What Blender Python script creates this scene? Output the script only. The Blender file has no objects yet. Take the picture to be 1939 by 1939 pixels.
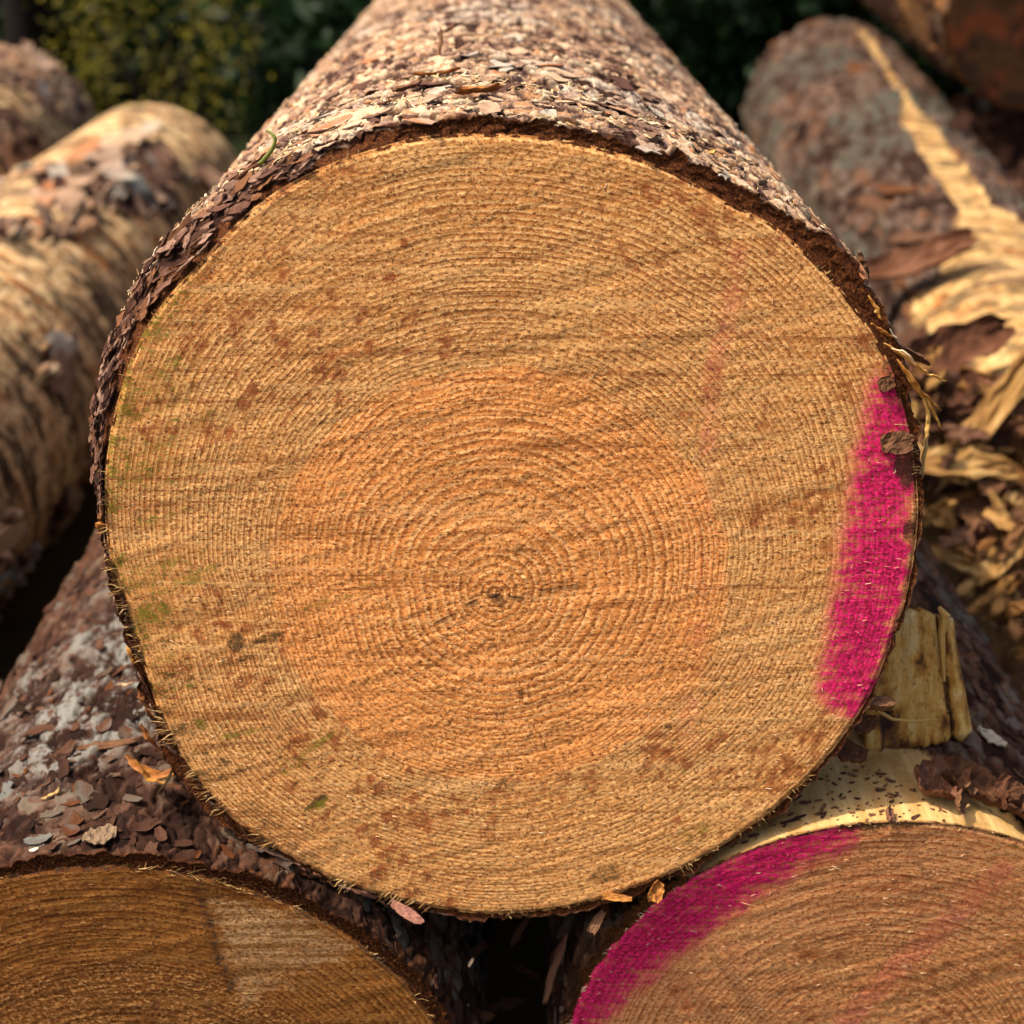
import bpy, math, random
import numpy as np
from mathutils import Matrix, Vector

# ------------------------------------------------------------------ camera, sky, sun, exposure
SC = bpy.context.scene
COL = SC.collection
R = math.radians
PITCH = R(25.0)
FOC = 1939 * 50 / 36.0
FW = np.array([0, math.cos(PITCH), -math.sin(PITCH)])
UP = np.array([0, math.sin(PITCH), math.cos(PITCH)])
RT = np.array([1.0, 0, 0])


def ray(px, py):
    return FW + RT * (px - 969.5) / FOC - UP * (py - 969.5) / FOC


O = np.array([0, 0, 0.56])
CAM = O - 0.7 * ray(965, 992)
cam_d = bpy.data.cameras.new('camera')
cam = bpy.data.objects.new('camera', cam_d)
COL.objects.link(cam)
cam.location = CAM
cam.rotation_euler = (math.pi / 2 - PITCH, 0, 0)
cam_d.lens = 50
cam_d.sensor_width = 36
cam_d.clip_start = 0.02
cam_d.clip_end = 500
cam_d.dof.use_dof = True
cam_d.dof.focus_distance = 0.70
cam_d.dof.aperture_fstop = 7.0
cam_d.dof.aperture_blades = 9
SC.camera = cam

SUN_EL, SUN_AZ = R(57), R(-97)          # azimuth from +Y (away from camera), negative = left
world = bpy.data.worlds.new('World')
SC.world = world
world.use_nodes = True
wn = world.node_tree.nodes
sky = wn.new('ShaderNodeTexSky')
sky.sky_type = 'NISHITA'
sky.sun_disc = False
sky.sun_elevation = SUN_EL
sky.sun_rotation = SUN_AZ
sky.air_density = 1.0
sky.dust_density = 7.0
sky.ozone_density = 0.3
bg = wn['Background']
bg.inputs['Strength'].default_value = 0.115
world.node_tree.links.new(sky.outputs[0], bg.inputs['Color'])
sun_d = bpy.data.lights.new('sun', 'SUN')
sun = bpy.data.objects.new('sun', sun_d)
COL.objects.link(sun)
sun_d.energy = 3.2
sun_d.angle = R(0.6)
sun_d.color = (1.0, 0.88, 0.70)
sdir = Vector((math.cos(SUN_EL) * math.sin(SUN_AZ), math.cos(SUN_EL) * math.cos(SUN_AZ), math.sin(SUN_EL)))
sun.rotation_euler = sdir.to_track_quat('Z', 'Y').to_euler()
sun.location = (-5, -1, 8)
vs = SC.view_settings
vs.view_transform = 'Standard'
vs.look = 'None'
vs.exposure = 0.98
vs.gamma = 1.0
SC.render.engine = 'CYCLES'
SC.cycles.use_denoising = True
SC.cycles.denoiser = 'OPENIMAGEDENOISE'
SC.cycles.denoising_prefilter = 'ACCURATE'
SC.cycles.use_adaptive_sampling = True
SC.cycles.adaptive_threshold = 0.02
SC.cycles.max_bounces = 4
SC.cycles.diffuse_bounces = 3
SC.cycles.sample_clamp_indirect = 4.0

# ------------------------------------------------------------------ numeric helpers
rng = np.random.default_rng(7)
random.seed(7)


def hash2(i, j, seed):
    i = np.asarray(i).astype(np.int64).astype(np.uint32)
    j = np.asarray(j).astype(np.int64).astype(np.uint32)
    h = i * np.uint32(374761393) + j * np.uint32(668265263) + np.uint32((seed * 2246822519 + 12345) & 0xffffffff)
    h = (h ^ (h >> np.uint32(13))) * np.uint32(1274126177)
    h = (h ^ (h >> np.uint32(16))) * np.uint32(2246822519)
    h = h ^ (h >> np.uint32(15))
    return h.astype(np.float64) / 4294967295.0


def vnoise(x, y, seed=0):
    xi, yi = np.floor(x), np.floor(y)
    fx, fy = x - xi, y - yi
    fx = fx * fx * fx * (fx * (fx * 6 - 15) + 10)
    fy = fy * fy * fy * (fy * (fy * 6 - 15) + 10)
    a = hash2(xi, yi, seed)
    b = hash2(xi + 1, yi, seed)
    c = hash2(xi, yi + 1, seed)
    d = hash2(xi + 1, yi + 1, seed)
    return (a * (1 - fx) + b * fx) * (1 - fy) + (c * (1 - fx) + d * fx) * fy


def fbm(x, y, seed=0, oct=4, gain=0.5):
    s = 0.0
    a = 1.0
    t = 0.0
    for o in range(oct):
        ca, sa = math.cos(0.6 + 0.9 * o), math.sin(0.6 + 0.9 * o)
        s = s + a * vnoise((x * ca - y * sa) * 2 ** o + 17.3 * o, (x * sa + y * ca) * 2 ** o - 9.1 * o, seed + o * 31)
        t += a
        a *= gain
    return s / t                      # 0..1


def voro(x, y, seed=0, jit=0.95):
    """F1, F2, cell random, offset from the cell's centre"""
    xi, yi = np.floor(x), np.floor(y)
    f1 = np.full(x.shape, 9.0)
    f2 = np.full(x.shape, 9.0)
    cid = np.zeros(x.shape)
    ox = np.zeros(x.shape)
    oy = np.zeros(x.shape)
    for dj in (-1, 0, 1):
        for di in (-1, 0, 1):
            ci, cj = xi + di, yi + dj
            px = ci + 0.5 + jit * (hash2(ci, cj, seed) - 0.5)
            py = cj + 0.5 + jit * (hash2(ci, cj, seed + 101) - 0.5)
            dx, dy = x - px, y - py
            d = np.sqrt(dx * dx + dy * dy)
            m = d < f1
            f2 = np.where(m, f1, np.minimum(f2, d))
            cid = np.where(m, hash2(ci, cj, seed + 202), cid)
            ox = np.where(m, dx, ox)
            oy = np.where(m, dy, oy)
            f1 = np.where(m, d, f1)
    return f1, f2, cid, ox, oy


def sstep(a, b, x):
    t = np.clip((x - a) / (b - a), 0, 1)
    return t * t * (3 - 2 * t)


def hit(px, py, P, n):
    r = ray(px, py)
    n = np.asarray(n, float)
    return CAM + r * (np.dot(n, np.asarray(P) - CAM) / np.dot(n, r))


def project(P):
    d = P - CAM
    z = d @ FW
    return 969.5 + FOC * (d @ RT) / z, 969.5 - FOC * (d @ UP) / z, z


# ------------------------------------------------------------------ object helpers
WL = {}                                # world location of parents (never rotated)


def tag(o, label=None, cat=None, group=None, kind=None):
    if label:
        o['label'] = label
    if cat:
        o['category'] = cat
    if group:
        o['group'] = group
    if kind:
        o['kind'] = kind
    return o


def empty(name, loc):
    o = bpy.data.objects.new(name, None)
    COL.objects.link(o)
    o.location = loc
    o.empty_display_size = 0.05
    WL[o] = np.array(loc, float)
    return o


def mesh_data(name, V, F, mat, attrs=None, smooth=True, fmat=None):
    V = np.asarray(V, np.float32)
    me = bpy.data.meshes.new(name)
    if isinstance(F, np.ndarray) and F.ndim == 2:
        k = F.shape[1]
        me.vertices.add(len(V))
        me.vertices.foreach_set('co', V.ravel())
        me.loops.add(F.size)
        me.loops.foreach_set('vertex_index', F.astype(np.int32).ravel())
        me.polygons.add(len(F))
        me.polygons.foreach_set('loop_start', np.arange(0, F.size, k, dtype=np.int32))
        me.polygons.foreach_set('loop_total', np.full(len(F), k, dtype=np.int32))
        me.update(calc_edges=True)
    else:
        me.from_pydata([tuple(map(float, v)) for v in V], [], [list(map(int, f)) for f in F])
    for m in (mat if isinstance(mat, (list, tuple)) else [mat]):
        me.materials.append(m)
    if fmat is not None:
        me.polygons.foreach_set('material_index', np.asarray(fmat, np.int32))
    me.polygons.foreach_set('use_smooth', np.full(len(me.polygons), bool(smooth)))
    for nme, arr in (attrs or {}).items():
        arr = np.asarray(arr, np.float32)
        if arr.ndim == 1:
            a = me.attributes.new(nme, 'FLOAT', 'POINT')
            a.data.foreach_set('value', arr)
        else:
            a = me.attributes.new(nme, 'FLOAT_VECTOR', 'POINT')
            a.data.foreach_set('vector', arr.ravel())
    me.validate(verbose=False)
    me.update()
    return me


def mk(name, V, F, mat, parent=None, attrs=None, smooth=True, loc=None, fmat=None):
    """V in world coordinates"""
    V = np.asarray(V, float)
    if loc is None:
        loc = WL[parent] if parent is not None else V.mean(0)
    loc = np.asarray(loc, float)
    o = bpy.data.objects.new(name, mesh_data(name, V - loc, F, mat, attrs, smooth, fmat))
    COL.objects.link(o)
    WL[o] = loc
    if parent is not None:
        o.parent = parent
        o.location = loc - WL[parent]
    else:
        o.location = loc
    return o


def put(name, me, M, parent=None):
    """instance of mesh data at world matrix M"""
    o = bpy.data.objects.new(name, me)
    COL.objects.link(o)
    M = M.copy()
    if parent is not None:
        o.parent = parent
        M.translation = M.translation - Vector(WL[parent])
    o.matrix_local = M
    return o


def grid_faces(nr, nc, wrap=False):
    i = np.arange(nr - 1)[:, None]
    j = np.arange(nc if wrap else nc - 1)[None, :]
    j2 = (j + 1) % nc
    a = i * nc + j
    b = i * nc + j2
    c = (i + 1) * nc + j2
    d = (i + 1) * nc + j
    return np.stack([a, b, c, d], -1).reshape(-1, 4)


class MB:
    """collects several pieces for ONE mesh"""

    def __init__(s):
        s.v, s.f, s.n, s.t = [], [], 0, []

    def add(s, V, F, tint=0.5):
        V = np.asarray(V, float)
        s.v.append(V)
        s.f += [tuple(int(k) + s.n for k in f) for f in F]
        s.t.append(np.full(len(V), tint))
        s.n += len(V)

    def build(s, name, mat, parent=None, smooth=False, loc=None):
        return mk(name, np.concatenate(s.v), s.f, mat, parent, {'tint': np.concatenate(s.t)}, smooth, loc)


def slab(L, W, nu=5, nv=3, thick=0.001, bend=0.0, bendl=0.0, jag=0.15, taper=0.0, seed=0, rough=0.0, rnd=0.4):
    """a thin irregular plate: x along, y across, z up; closed solid"""
    g = np.random.default_rng(seed)
    u = np.linspace(-0.5, 0.5, nu)
    v = np.linspace(-0.5, 0.5, nv)
    U, Vv = np.meshgrid(u, v, indexing='ij')
    wl = 1 + jag * g.uniform(-1, 1, nu)
    sh = jag * 0.5 * g.uniform(-1, 1, nu)
    round_ = 1 - rnd * np.abs(2 * u) ** 3
    wl = wl * round_ * (1 - taper * (u + 0.5))
    ends = 1 + jag * 0.7 * g.uniform(-1, 1, nv)
    if nu > 12:
        tq = np.linspace(-0.5, 0.5, 8)
        wl = (1 + jag * np.interp(u, tq, g.uniform(-1, 1, 8)) + 0.25 * jag * g.uniform(-1, 1, nu)) * round_ * (1 - taper * (u + 0.5))
        sh = jag * 0.5 * np.interp(u, tq, g.uniform(-1, 1, 8))
        ends = 1 + jag * 0.6 * np.interp(v, np.linspace(-0.5, 0.5, 5), g.uniform(-1, 1, 5))
    X = U * L * ends[None, :]
    Y = (Vv * wl[:, None] + sh[:, None] * 0.4) * W
    Z = bend * W * (2 * Vv) ** 2 * 0.5 + bendl * L * (2 * U) ** 2 * 0.5
    if nu > 12:
        k1, k2 = g.uniform(0, 50), g.uniform(0, 50)
        Z = Z + min(L, W) * 0.30 * (fbm(U * 5 + k1, Vv * 4 + k2, seed % 997, 3) - 0.5)
        Y = Y + min(L, W) * 0.10 * (fbm(U * 9 + k2, Vv * 3 + k1, seed % 991, 3) - 0.5)
    else:
        Z = Z + rough * g.uniform(-1, 1, Z.shape)
    top = np.stack([X, Y, Z], -1).reshape(-1, 3)
    bot = top.copy()
    bot[:, 2] -= thick * (0.6 + 0.4 * g.random(len(bot)))
    bot[:, :2] *= 0.95
    n = nu * nv
    F = []
    for i in range(nu - 1):
        for j in range(nv - 1):
            a = i * nv + j
            F.append((a, a + nv, a + nv + 1, a + 1))
            F.append((n + a, n + a + 1, n + a + nv + 1, n + a + nv))
    ring = [i * nv for i in range(nu)] + [(nu - 1) * nv + j for j in range(1, nv)] + \
           [i * nv + nv - 1 for i in range(nu - 2, -1, -1)] + [j for j in range(nv - 2, 0, -1)]
    for k in range(len(ring)):
        a, b = ring[k], ring[(k + 1) % len(ring)]
        F.append((b, a, n + a, n + b))
    return np.concatenate([top, bot]), F


def tube(P, rad, ns=5, flat=1.0):
    P = np.asarray(P, float)
    n = len(P)
    rad = np.broadcast_to(np.asarray(rad, float), (n,))
    T = np.gradient(P, axis=0)
    T /= np.linalg.norm(T, axis=1)[:, None] + 1e-12
    ref = np.array([0.13, 0.31, 0.94])
    A = np.cross(T, ref)
    A /= np.linalg.norm(A, axis=1)[:, None] + 1e-9
    B = np.cross(T, A)
    an = np.arange(ns) * 2 * math.pi / ns
    V = P[:, None, :] + rad[:, None, None] * (np.cos(an)[None, :, None] * A[:, None, :] + flat * np.sin(an)[None, :, None] * B[:, None, :])
    V = V.reshape(-1, 3)
    F = [tuple(f) for f in grid_faces(n, ns, True)]
    F.append(tuple(range(ns))[::-1])
    F.append(tuple((n - 1) * ns + k for k in range(ns)))
    return V, F


def frame(pos, xdir, zdir):
    x = Vector(xdir).normalized()
    z = Vector(zdir)
    z = (z - x * z.dot(x)).normalized()
    y = z.cross(x)
    M = Matrix((x, y, z)).transposed().to_4x4()
    M.translation = Vector(pos)
    return M


def xf(V, M):
    A = np.array(M)
    return V @ A[:3, :3].T + A[:3, 3]


# ------------------------------------------------------------------ material helpers
class N:
    def __init__(s, name, rough=0.8, spec=0.3):
        s.m = bpy.data.materials.new(name)
        s.m.use_nodes = True
        s.t = s.m.node_tree
        s.b = s.t.nodes['Principled BSDF']
        s.b.inputs['Roughness'].default_value = rough
        s.b.inputs['Specular IOR Level'].default_value = spec

    def set(s, inp, v):
        if hasattr(v, 'is_output') or hasattr(v, 'links'):
            s.t.links.new(v, inp)
        else:
            if isinstance(v, tuple) and len(v) == 3 and inp.type == 'RGBA':
                v = v + (1,)
            inp.default_value = v

    def node(s, t):
        return s.t.nodes.new(t)

    def attr(s, name, out='Fac'):
        n = s.node('ShaderNodeAttribute')
        n.attribute_name = name
        return n.outputs[out]

    def obj(s):
        return s.node('ShaderNodeTexCoord').outputs['Object']

    def rnd(s):
        return s.node('ShaderNodeObjectInfo').outputs['Random']

    def noise(s, vec, scale, detail=3, rough=0.55, dist=0.0):
        n = s.node('ShaderNodeTexNoise')
        s.set(n.inputs['Vector'], vec)
        n.inputs['Scale'].default_value = scale
        n.inputs['Detail'].default_value = detail
        n.inputs['Roughness'].default_value = rough
        n.inputs['Distortion'].default_value = dist
        return n.outputs['Fac']

    def voro(s, vec, scale, feat='F1', out='Distance', rnd=1.0):
        n = s.node('ShaderNodeTexVoronoi')
        n.feature = feat
        s.set(n.inputs['Vector'], vec)
        n.inputs['Scale'].default_value = scale
        n.inputs['Randomness'].default_value = rnd
        return n.outputs[out]

    def mp(s, vec, scale=(1, 1, 1), rot=(0, 0, 0), loc=(0, 0, 0)):
        n = s.node('ShaderNodeMapping')
        s.set(n.inputs['Vector'], vec)
        n.inputs['Scale'].default_value = scale
        n.inputs['Rotation'].default_value = rot
        n.inputs['Location'].default_value = loc
        return n.outputs[0]

    def ma(s, op, a, b=0.0, c=0.0, clamp=False):
        n = s.node('ShaderNodeMath')
        n.operation = op
        n.use_clamp = clamp
        s.set(n.inputs[0], a)
        s.set(n.inputs[1], b)
        s.set(n.inputs[2], c)
        return n.outputs[0]

    def ss(s, v, a, b, lo=0.0, hi=1.0):
        n = s.node('ShaderNodeMapRange')
        n.interpolation_type = 'SMOOTHSTEP'
        s.set(n.inputs[0], v)
        n.inputs[1].default_value = a
        n.inputs[2].default_value = b
        n.inputs[3].default_value = lo
        n.inputs[4].default_value = hi
        return n.outputs[0]

    def mix(s, f, a, b, bt='MIX'):
        n = s.node('ShaderNodeMix')
        n.data_type = 'RGBA'
        n.blend_type = bt
        s.set(n.inputs[0], f)
        s.set(n.inputs[6], a)
        s.set(n.inputs[7], b)
        return n.outputs[2]

    def ramp(s, f, stops):
        n = s.node('ShaderNodeValToRGB')
        e = n.color_ramp.elements
        while len(e) < len(stops):
            e.new(0.5)
        for k, (p, c) in enumerate(stops):
            e[k].position = p
            e[k].color = c + (1,)
        s.set(n.inputs[0], f)
        return n.outputs[0]

    def bump(s, h, strength=0.5, dist=0.001, nrm=None):
        n = s.node('ShaderNodeBump')
        n.inputs['Strength'].default_value = strength
        n.inputs['Distance'].default_value = dist
        s.set(n.inputs['Height'], h)
        if nrm is not None:
            s.set(n.inputs['Normal'], nrm)
        return n.outputs[0]

    def done(s, col, nrm=None, rough=None):
        s.set(s.b.inputs['Base Color'], col)
        if nrm is not None:
            s.set(s.b.inputs['Normal'], nrm)
        if rough is not None:
            s.set(s.b.inputs['Roughness'], rough)
        return s.m


def face_material(name, pale, mid, dark, heart, dirtc, seed, ring_amt=0.9, saw=R(-17), tuftc=(0.86, 0.55, 0.24)):
    n = N(name, 0.8, 0.12)
    p = n.attr('fuv', 'Vector')
    p = n.mp(p, loc=(seed * 3.1, seed * 1.7, seed))
    nz = lambda v, k: n.ma('MULTIPLY', n.ma('SUBTRACT', v, 0.5), k)
    pf = n.mp(p, (0.66, 1.0, 1.0), (0, 0, saw))
    g1 = n.noise(pf, 640, 3, 0.8)                       # torn fibre tufts, pulled along the saw's path
    g3 = n.noise(n.mp(p, loc=(1, 5, 0)), 620, 2, 0.7)                        # pores and specks
    mid_n = n.noise(p, 150, 4, 0.7)                      # break-up of stains
    big = n.noise(p, 22, 3, 0.6)
    streak = n.noise(n.mp(p, (0.035, 1.0, 1.0), (0, 0, saw)), 190, 4, 0.7)
    # rings
    ring = n.attr('ring')
    ph = n.ma('FRACT', n.ma('ADD', n.ma('ADD', ring, nz(big, 0.35)), n.ma('ADD', nz(g1, 0.65), nz(mid_n, 0.2))))
    band = n.ma('MULTIPLY', n.ss(ph, 0.50, 0.82), n.ss(ph, 0.88, 1.0, 1.0, 0.0))
    big2 = n.noise(n.mp(p, loc=(3, 1, 2)), 18, 3, 0.6)
    clear = n.ss(big2, 0.36, 0.60, 0.45, ring_amt)
    cx_ = n.node('ShaderNodeCombineXYZ')
    n.set(cx_.inputs[0], n.ma('MULTIPLY', n.ma('FLOOR', ring), 0.77))
    yr = n.noise(cx_.outputs[0], 1.0, 1, 0.5)              # some years make a darker line
    band = n.ma('MULTIPLY', n.ma('MULTIPLY', band, clear), n.ss(yr, 0.30, 0.66, 0.55, 1.0))
    lite = n.ma('MULTIPLY', n.ma('MULTIPLY', n.ss(ph, 0.0, 0.06), n.ss(ph, 0.34, 0.14)), n.ss(big2, 0.36, 0.60, 0.35, 0.9))
    hrt = n.attr('heart')
    hrt = n.ss(n.ma('ADD', hrt, nz(mid_n, 0.5)), 0.2, 0.8)
    earl = n.mix(n.ma('MULTIPLY', hrt, 0.82), pale, heart)
    c = n.mix(n.ss(big, 0.38, 0.62, 0.6, 0.05), earl, mid)
    c = n.mix(n.ma('MULTIPLY', band, 0.82), c, dark)
    c = n.mix(n.ma('MULTIPLY', lite, 0.60), c, tuftc)
    tuft = n.ss(g1, 0.51, 0.62)  # paler tufts; light on the raised fibre is partly in the colour
    c = n.mix(n.ma('MULTIPLY', tuft, n.ma('SUBTRACT', n.ss(mid_n, 0.4, 0.6, 0.5, 0.95), n.ma('MULTIPLY', band, 0.45))), c, n.mix(n.ma('MULTIPLY', hrt, 0.8), tuftc, (0.96, 0.52, 0.205)))
    c = n.mix(n.ma('MULTIPLY', n.ss(streak, 0.53, 0.63), 0.55), c, n.mix(0.4, earl, tuftc))
    c = n.mix(n.ma('MULTIPLY', n.ss(streak, 0.46, 0.35), 0.50), c, dark)
    pit = n.ss(g1, 0.465, 0.37)  # darker pits; shade in the torn relief is partly painted
    c = n.mix(n.ma('MULTIPLY', pit, 0.88), c, n.mix(0.55, dark, (0.045, 0.013, 0.004)))
    # grey-white torn patch
    pat = n.ss(n.ma('ADD', n.attr('patch'), n.ma('ADD', nz(mid_n, 1.8), nz(streak, 1.6))), 0.2, 0.95)
    c = n.mix(n.ma('MULTIPLY', pat, n.ss(g1, 0.40, 0.56, 0.15, 0.9)), c, n.mix(n.ss(streak, 0.42, 0.58), (0.36, 0.18, 0.06), (0.68, 0.41, 0.19)))
    # resin / rust stains
    sp = n.ss(n.ma('ADD', n.attr('spot'), n.ma('ADD', nz(mid_n, 2.4), nz(g1, 2.0))), 0.42, 0.80)
    c = n.mix(n.ma('MULTIPLY', sp, 0.80), c, (0.22, 0.045, 0.012))
    # marking paint
    pk = n.attr('pink')
    pn = n.ma('ADD', pk, n.ma('ADD', n.ma('ADD', nz(mid_n, 1.6), nz(streak, 2.2)), nz(g1, 2.6)))
    pm = n.ma('MULTIPLY', n.ss(pn, 0.12, 0.78), n.ss(pk, 0.05, 0.50))
    pinkc = n.mix(n.ss(g1, 0.42, 0.54), (0.17, 0.0006, 0.020), (0.66, 0.003, 0.130))
    pinkc = n.mix(n.ma('MULTIPLY', n.ss(g1, 0.58, 0.68), 0.7), pinkc, (0.74, 0.09, 0.30))
    pinkc = n.mix(n.ma('MULTIPLY', band, 0.75), pinkc, (0.20, 0.0008, 0.022))
    c = n.mix(n.ma('MULTIPLY', n.ss(pk, 0.02, 0.40), n.ss(g1, 0.35, 0.6, 0.55, 0.25)), c, (0.60, 0.10, 0.075))
    c = n.mix(n.ma('MULTIPLY', pm, 0.96), c, pinkc)
    # dirt; on the top right log's end also painted shade
    di = n.attr('dirt_shade')
    dk = n.ss(n.ma('ADD', di, n.ma('ADD', nz(mid_n, 1.6), nz(g1, 2.6))), 0.42, 0.85)
    c = n.mix(n.ma('MULTIPLY', dk, n.ma('MINIMUM', n.ma('MULTIPLY', di, 2.5), 0.9)), c, dirtc)
    fine = n.ma('MULTIPLY', n.ss(g3, 0.60, 0.65), n.ss(mid_n, 0.34, 0.50))
    c = n.mix(n.ma('MULTIPLY', fine, 0.85), c, (0.04, 0.016, 0.007))
    # algae
    gk = n.ss(n.ma('ADD', n.attr('green'), n.ma('ADD', nz(mid_n, 2.6), nz(g1, 4.5))), 0.50, 0.95)
    c = n.mix(n.ma('MULTIPLY', gk, n.ma('MINIMUM', n.ma('MULTIPLY', n.attr('green'), 1.6), 0.8)), c, (0.15, 0.125, 0.012))
    h = n.ma('ADD', n.ma('MULTIPLY', g1, n.ss(big2, 0.38, 0.62, 0.45, 1.0)), n.ma('MULTIPLY', streak, 0.5))
    nr = n.bump(h, 1.0, 0.0006)
    return n.done(c, nr)


def bark_material(name, stops, lichen, rimc, seed=0, bump=0.9, peel=None, peel2=None, fine=1.0, torn=0.0):
    n = N(name, 0.9, 0.10)
    p = n.mp(n.attr('buv', 'Vector'), loc=(seed * 2.3, seed * 1.9, 0))
    pc = n.attr('pc')
    v = n.ma('ADD', pc, n.ma('MULTIPLY', n.ma('SUBTRACT', n.noise(p, 90, 4, 0.65), 0.5), 0.55))
    v = n.ma('ADD', v, n.ma('MULTIPLY', n.ma('SUBTRACT', n.noise(n.mp(p, (1, 0.35, 1)), 600, 3, 0.7), 0.5), 0.35))
    c = n.ramp(v, stops)
    li = n.ma('MULTIPLY', n.attr('lich'), n.ss(n.ma('ADD', n.noise(p, 150, 4, 0.75), n.ma('MULTIPLY', n.ma('SUBTRACT', pc, 0.5), 0.35)), 0.44, 0.58))
    c = n.mix(li, c, lichen)
    fl = n.ss(n.noise(p, 900, 4, 0.75), 0.45, 0.75)
    c = n.mix(n.ma('MULTIPLY', fl, 0.35), c, (0.07, 0.035, 0.025))
    cr = n.attr('crev')
    c = n.mix(n.ma('MULTIPLY', cr, 0.9), c, (0.022, 0.008, 0.005))
    hb = n.ma('ADD', n.noise(n.mp(p, (1, 0.4, 1)), 420, 5, 0.72), n.ma('MULTIPLY', n.noise(p, 1500, 2, 0.6), 0.35))
    # bare wood where the bark is gone
    if peel:
        pl = n.attr('peel')
        pe = n.ma('ADD', pl, n.ma('MULTIPLY', n.ma('SUBTRACT', n.noise(n.mp(p, (1, 0.5, 1)), 60, 4, 0.7), 0.5), 0.5))
        pe = n.ss(pe, 0.42, 0.58)
        ws = n.noise(n.mp(p, (1, 0.06, 1)), 130, 4, 0.65)
        wc = n.ramp(ws, [(0.25, peel2), (0.45, tuple(0.5 * a + 0.5 * b for a, b in zip(peel, peel2))), (0.62, peel)])
        wc = n.mix(n.ma('MULTIPLY', n.ss(n.noise(p, 26, 4, 0.6), 0.50, 0.68), 0.8), wc, tuple(0.75 * a for a in peel2))
        wc = n.mix(n.ma('MULTIPLY', n.ss(n.noise(n.mp(p, (1, 0.45, 1)), 240, 4, 0.7), 0.60, 0.70), 0.9), wc, (0.06, 0.025, 0.012))
        if torn:
            q1 = n.noise(n.mp(p, (0.30, 1.0, 1), (0, 0, 0.25)), 26, 4, 0.7, 0.5)
            wc = n.mix(n.ma('MULTIPLY', n.ss(q1, 0.50, 0.57), torn), wc, (0.035, 0.020, 0.012))
            q2 = n.noise(n.mp(p, (0.35, 1.0, 1), (0, 0, 0.25), (4, 2, 0)), 20, 4, 0.7, 0.5)
            wc = n.mix(n.ma('MULTIPLY', n.ss(q2, 0.58, 0.65), torn), wc, (0.30, 0.085, 0.015))
            wc = n.mix(n.ma('MULTIPLY', n.ss(q2, 0.47, 0.38), 0.85 * torn), wc, (0.15, 0.08, 0.05))
            q3 = n.noise(n.mp(p, (0.8, 1.0, 1), (0, 0, 0.25), (9, 2, 0)), 75, 4, 0.75)
            wc = n.mix(n.ma('MULTIPLY', n.ss(q3, 0.54, 0.62), 0.8 * torn), wc, (0.10, 0.05, 0.028))
            wc = n.mix(n.ma('MULTIPLY', n.ss(q3, 0.45, 0.38), 0.6 * torn), wc, (0.50, 0.38, 0.22))
        if torn:
            q4 = n.noise(n.mp(p, (1, 1, 1), loc=(2, 7, 0)), 34, 5, 0.75)
            wc = n.mix(n.ma('MULTIPLY', n.ss(q4, 0.53, 0.57), 0.95 * torn), wc, (0.026, 0.018, 0.011))
        c = n.mix(pe, c, wc)
        hb = n.ma('MULTIPLY', hb, n.ma('SUBTRACT', 1.0, n.ma('MULTIPLY', pe, 0.8)))
    # raw bark section at the sawn edge
    rm = n.attr('rim')
    rc = n.ramp(n.noise(p, 700, 4, 0.8), [(0.36, tuple(0.2 * a for a in rimc)), (0.5, rimc), (0.61, (0.15, 0.045, 0.010)), (0.70, (0.34, 0.16, 0.045))])
    c = n.mix(rm, c, rc)
    nr = n.bump(hb, bump, 0.0012 * fine)
    return n.done(c, nr)


def tint_material(name, cols, rough=0.8, scale=160, use='tint', spec=0.25, bump=0.4, stretch=(0.25, 1, 1), seed=0):
    """a few colours chosen per piece, with grain along local x"""
    n = N(name, rough, spec)
    p = n.mp(n.obj(), stretch, loc=(seed, seed * 2, 0))
    r = n.rnd() if use == 'object' else n.attr(use)
    if use == 'object':
        p = n.mp(n.obj(), stretch)
    k = len(cols)
    g = n.noise(p, scale, 4, 0.65)
    v = n.ma('ADD', r, n.ma('MULTIPLY', n.ma('SUBTRACT', g, 0.5), 0.35))
    c = n.ramp(v, [((i + 0.5) / k, cols[i]) for i in range(k)])
    c = n.mix(n.ma('MULTIPLY', n.ss(n.noise(n.obj(), scale * 5, 3, 0.7), 0.5, 0.75), 0.4), c, tuple(0.3 * a for a in cols[0]))
    return n.done(c, n.bump(g, bump, 0.001))


def leaf_material(name, a, b, trans=0.35, seed=0):
    n = N(name, 0.55, 0.3)
    r = n.attr('tint')
    c = n.ramp(r, [(0.1, a), (0.9, b)])
    n.set(n.b.inputs['Base Color'], c)
    out = n.t.nodes['Material Output']
    tr = n.node('ShaderNodeBsdfTranslucent')
    n.set(tr.inputs['Color'], n.mix(0.5, c, tuple(min(1, 1.6 * x) for x in b)))
    ms = n.node('ShaderNodeMixShader')
    ms.inputs[0].default_value = trans
    n.t.links.new(n.b.outputs[0], ms.inputs[1])
    n.t.links.new(tr.outputs[0], ms.inputs[2])
    n.t.links.new(ms.outputs[0], out.inputs[0])
    return n.m


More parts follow.
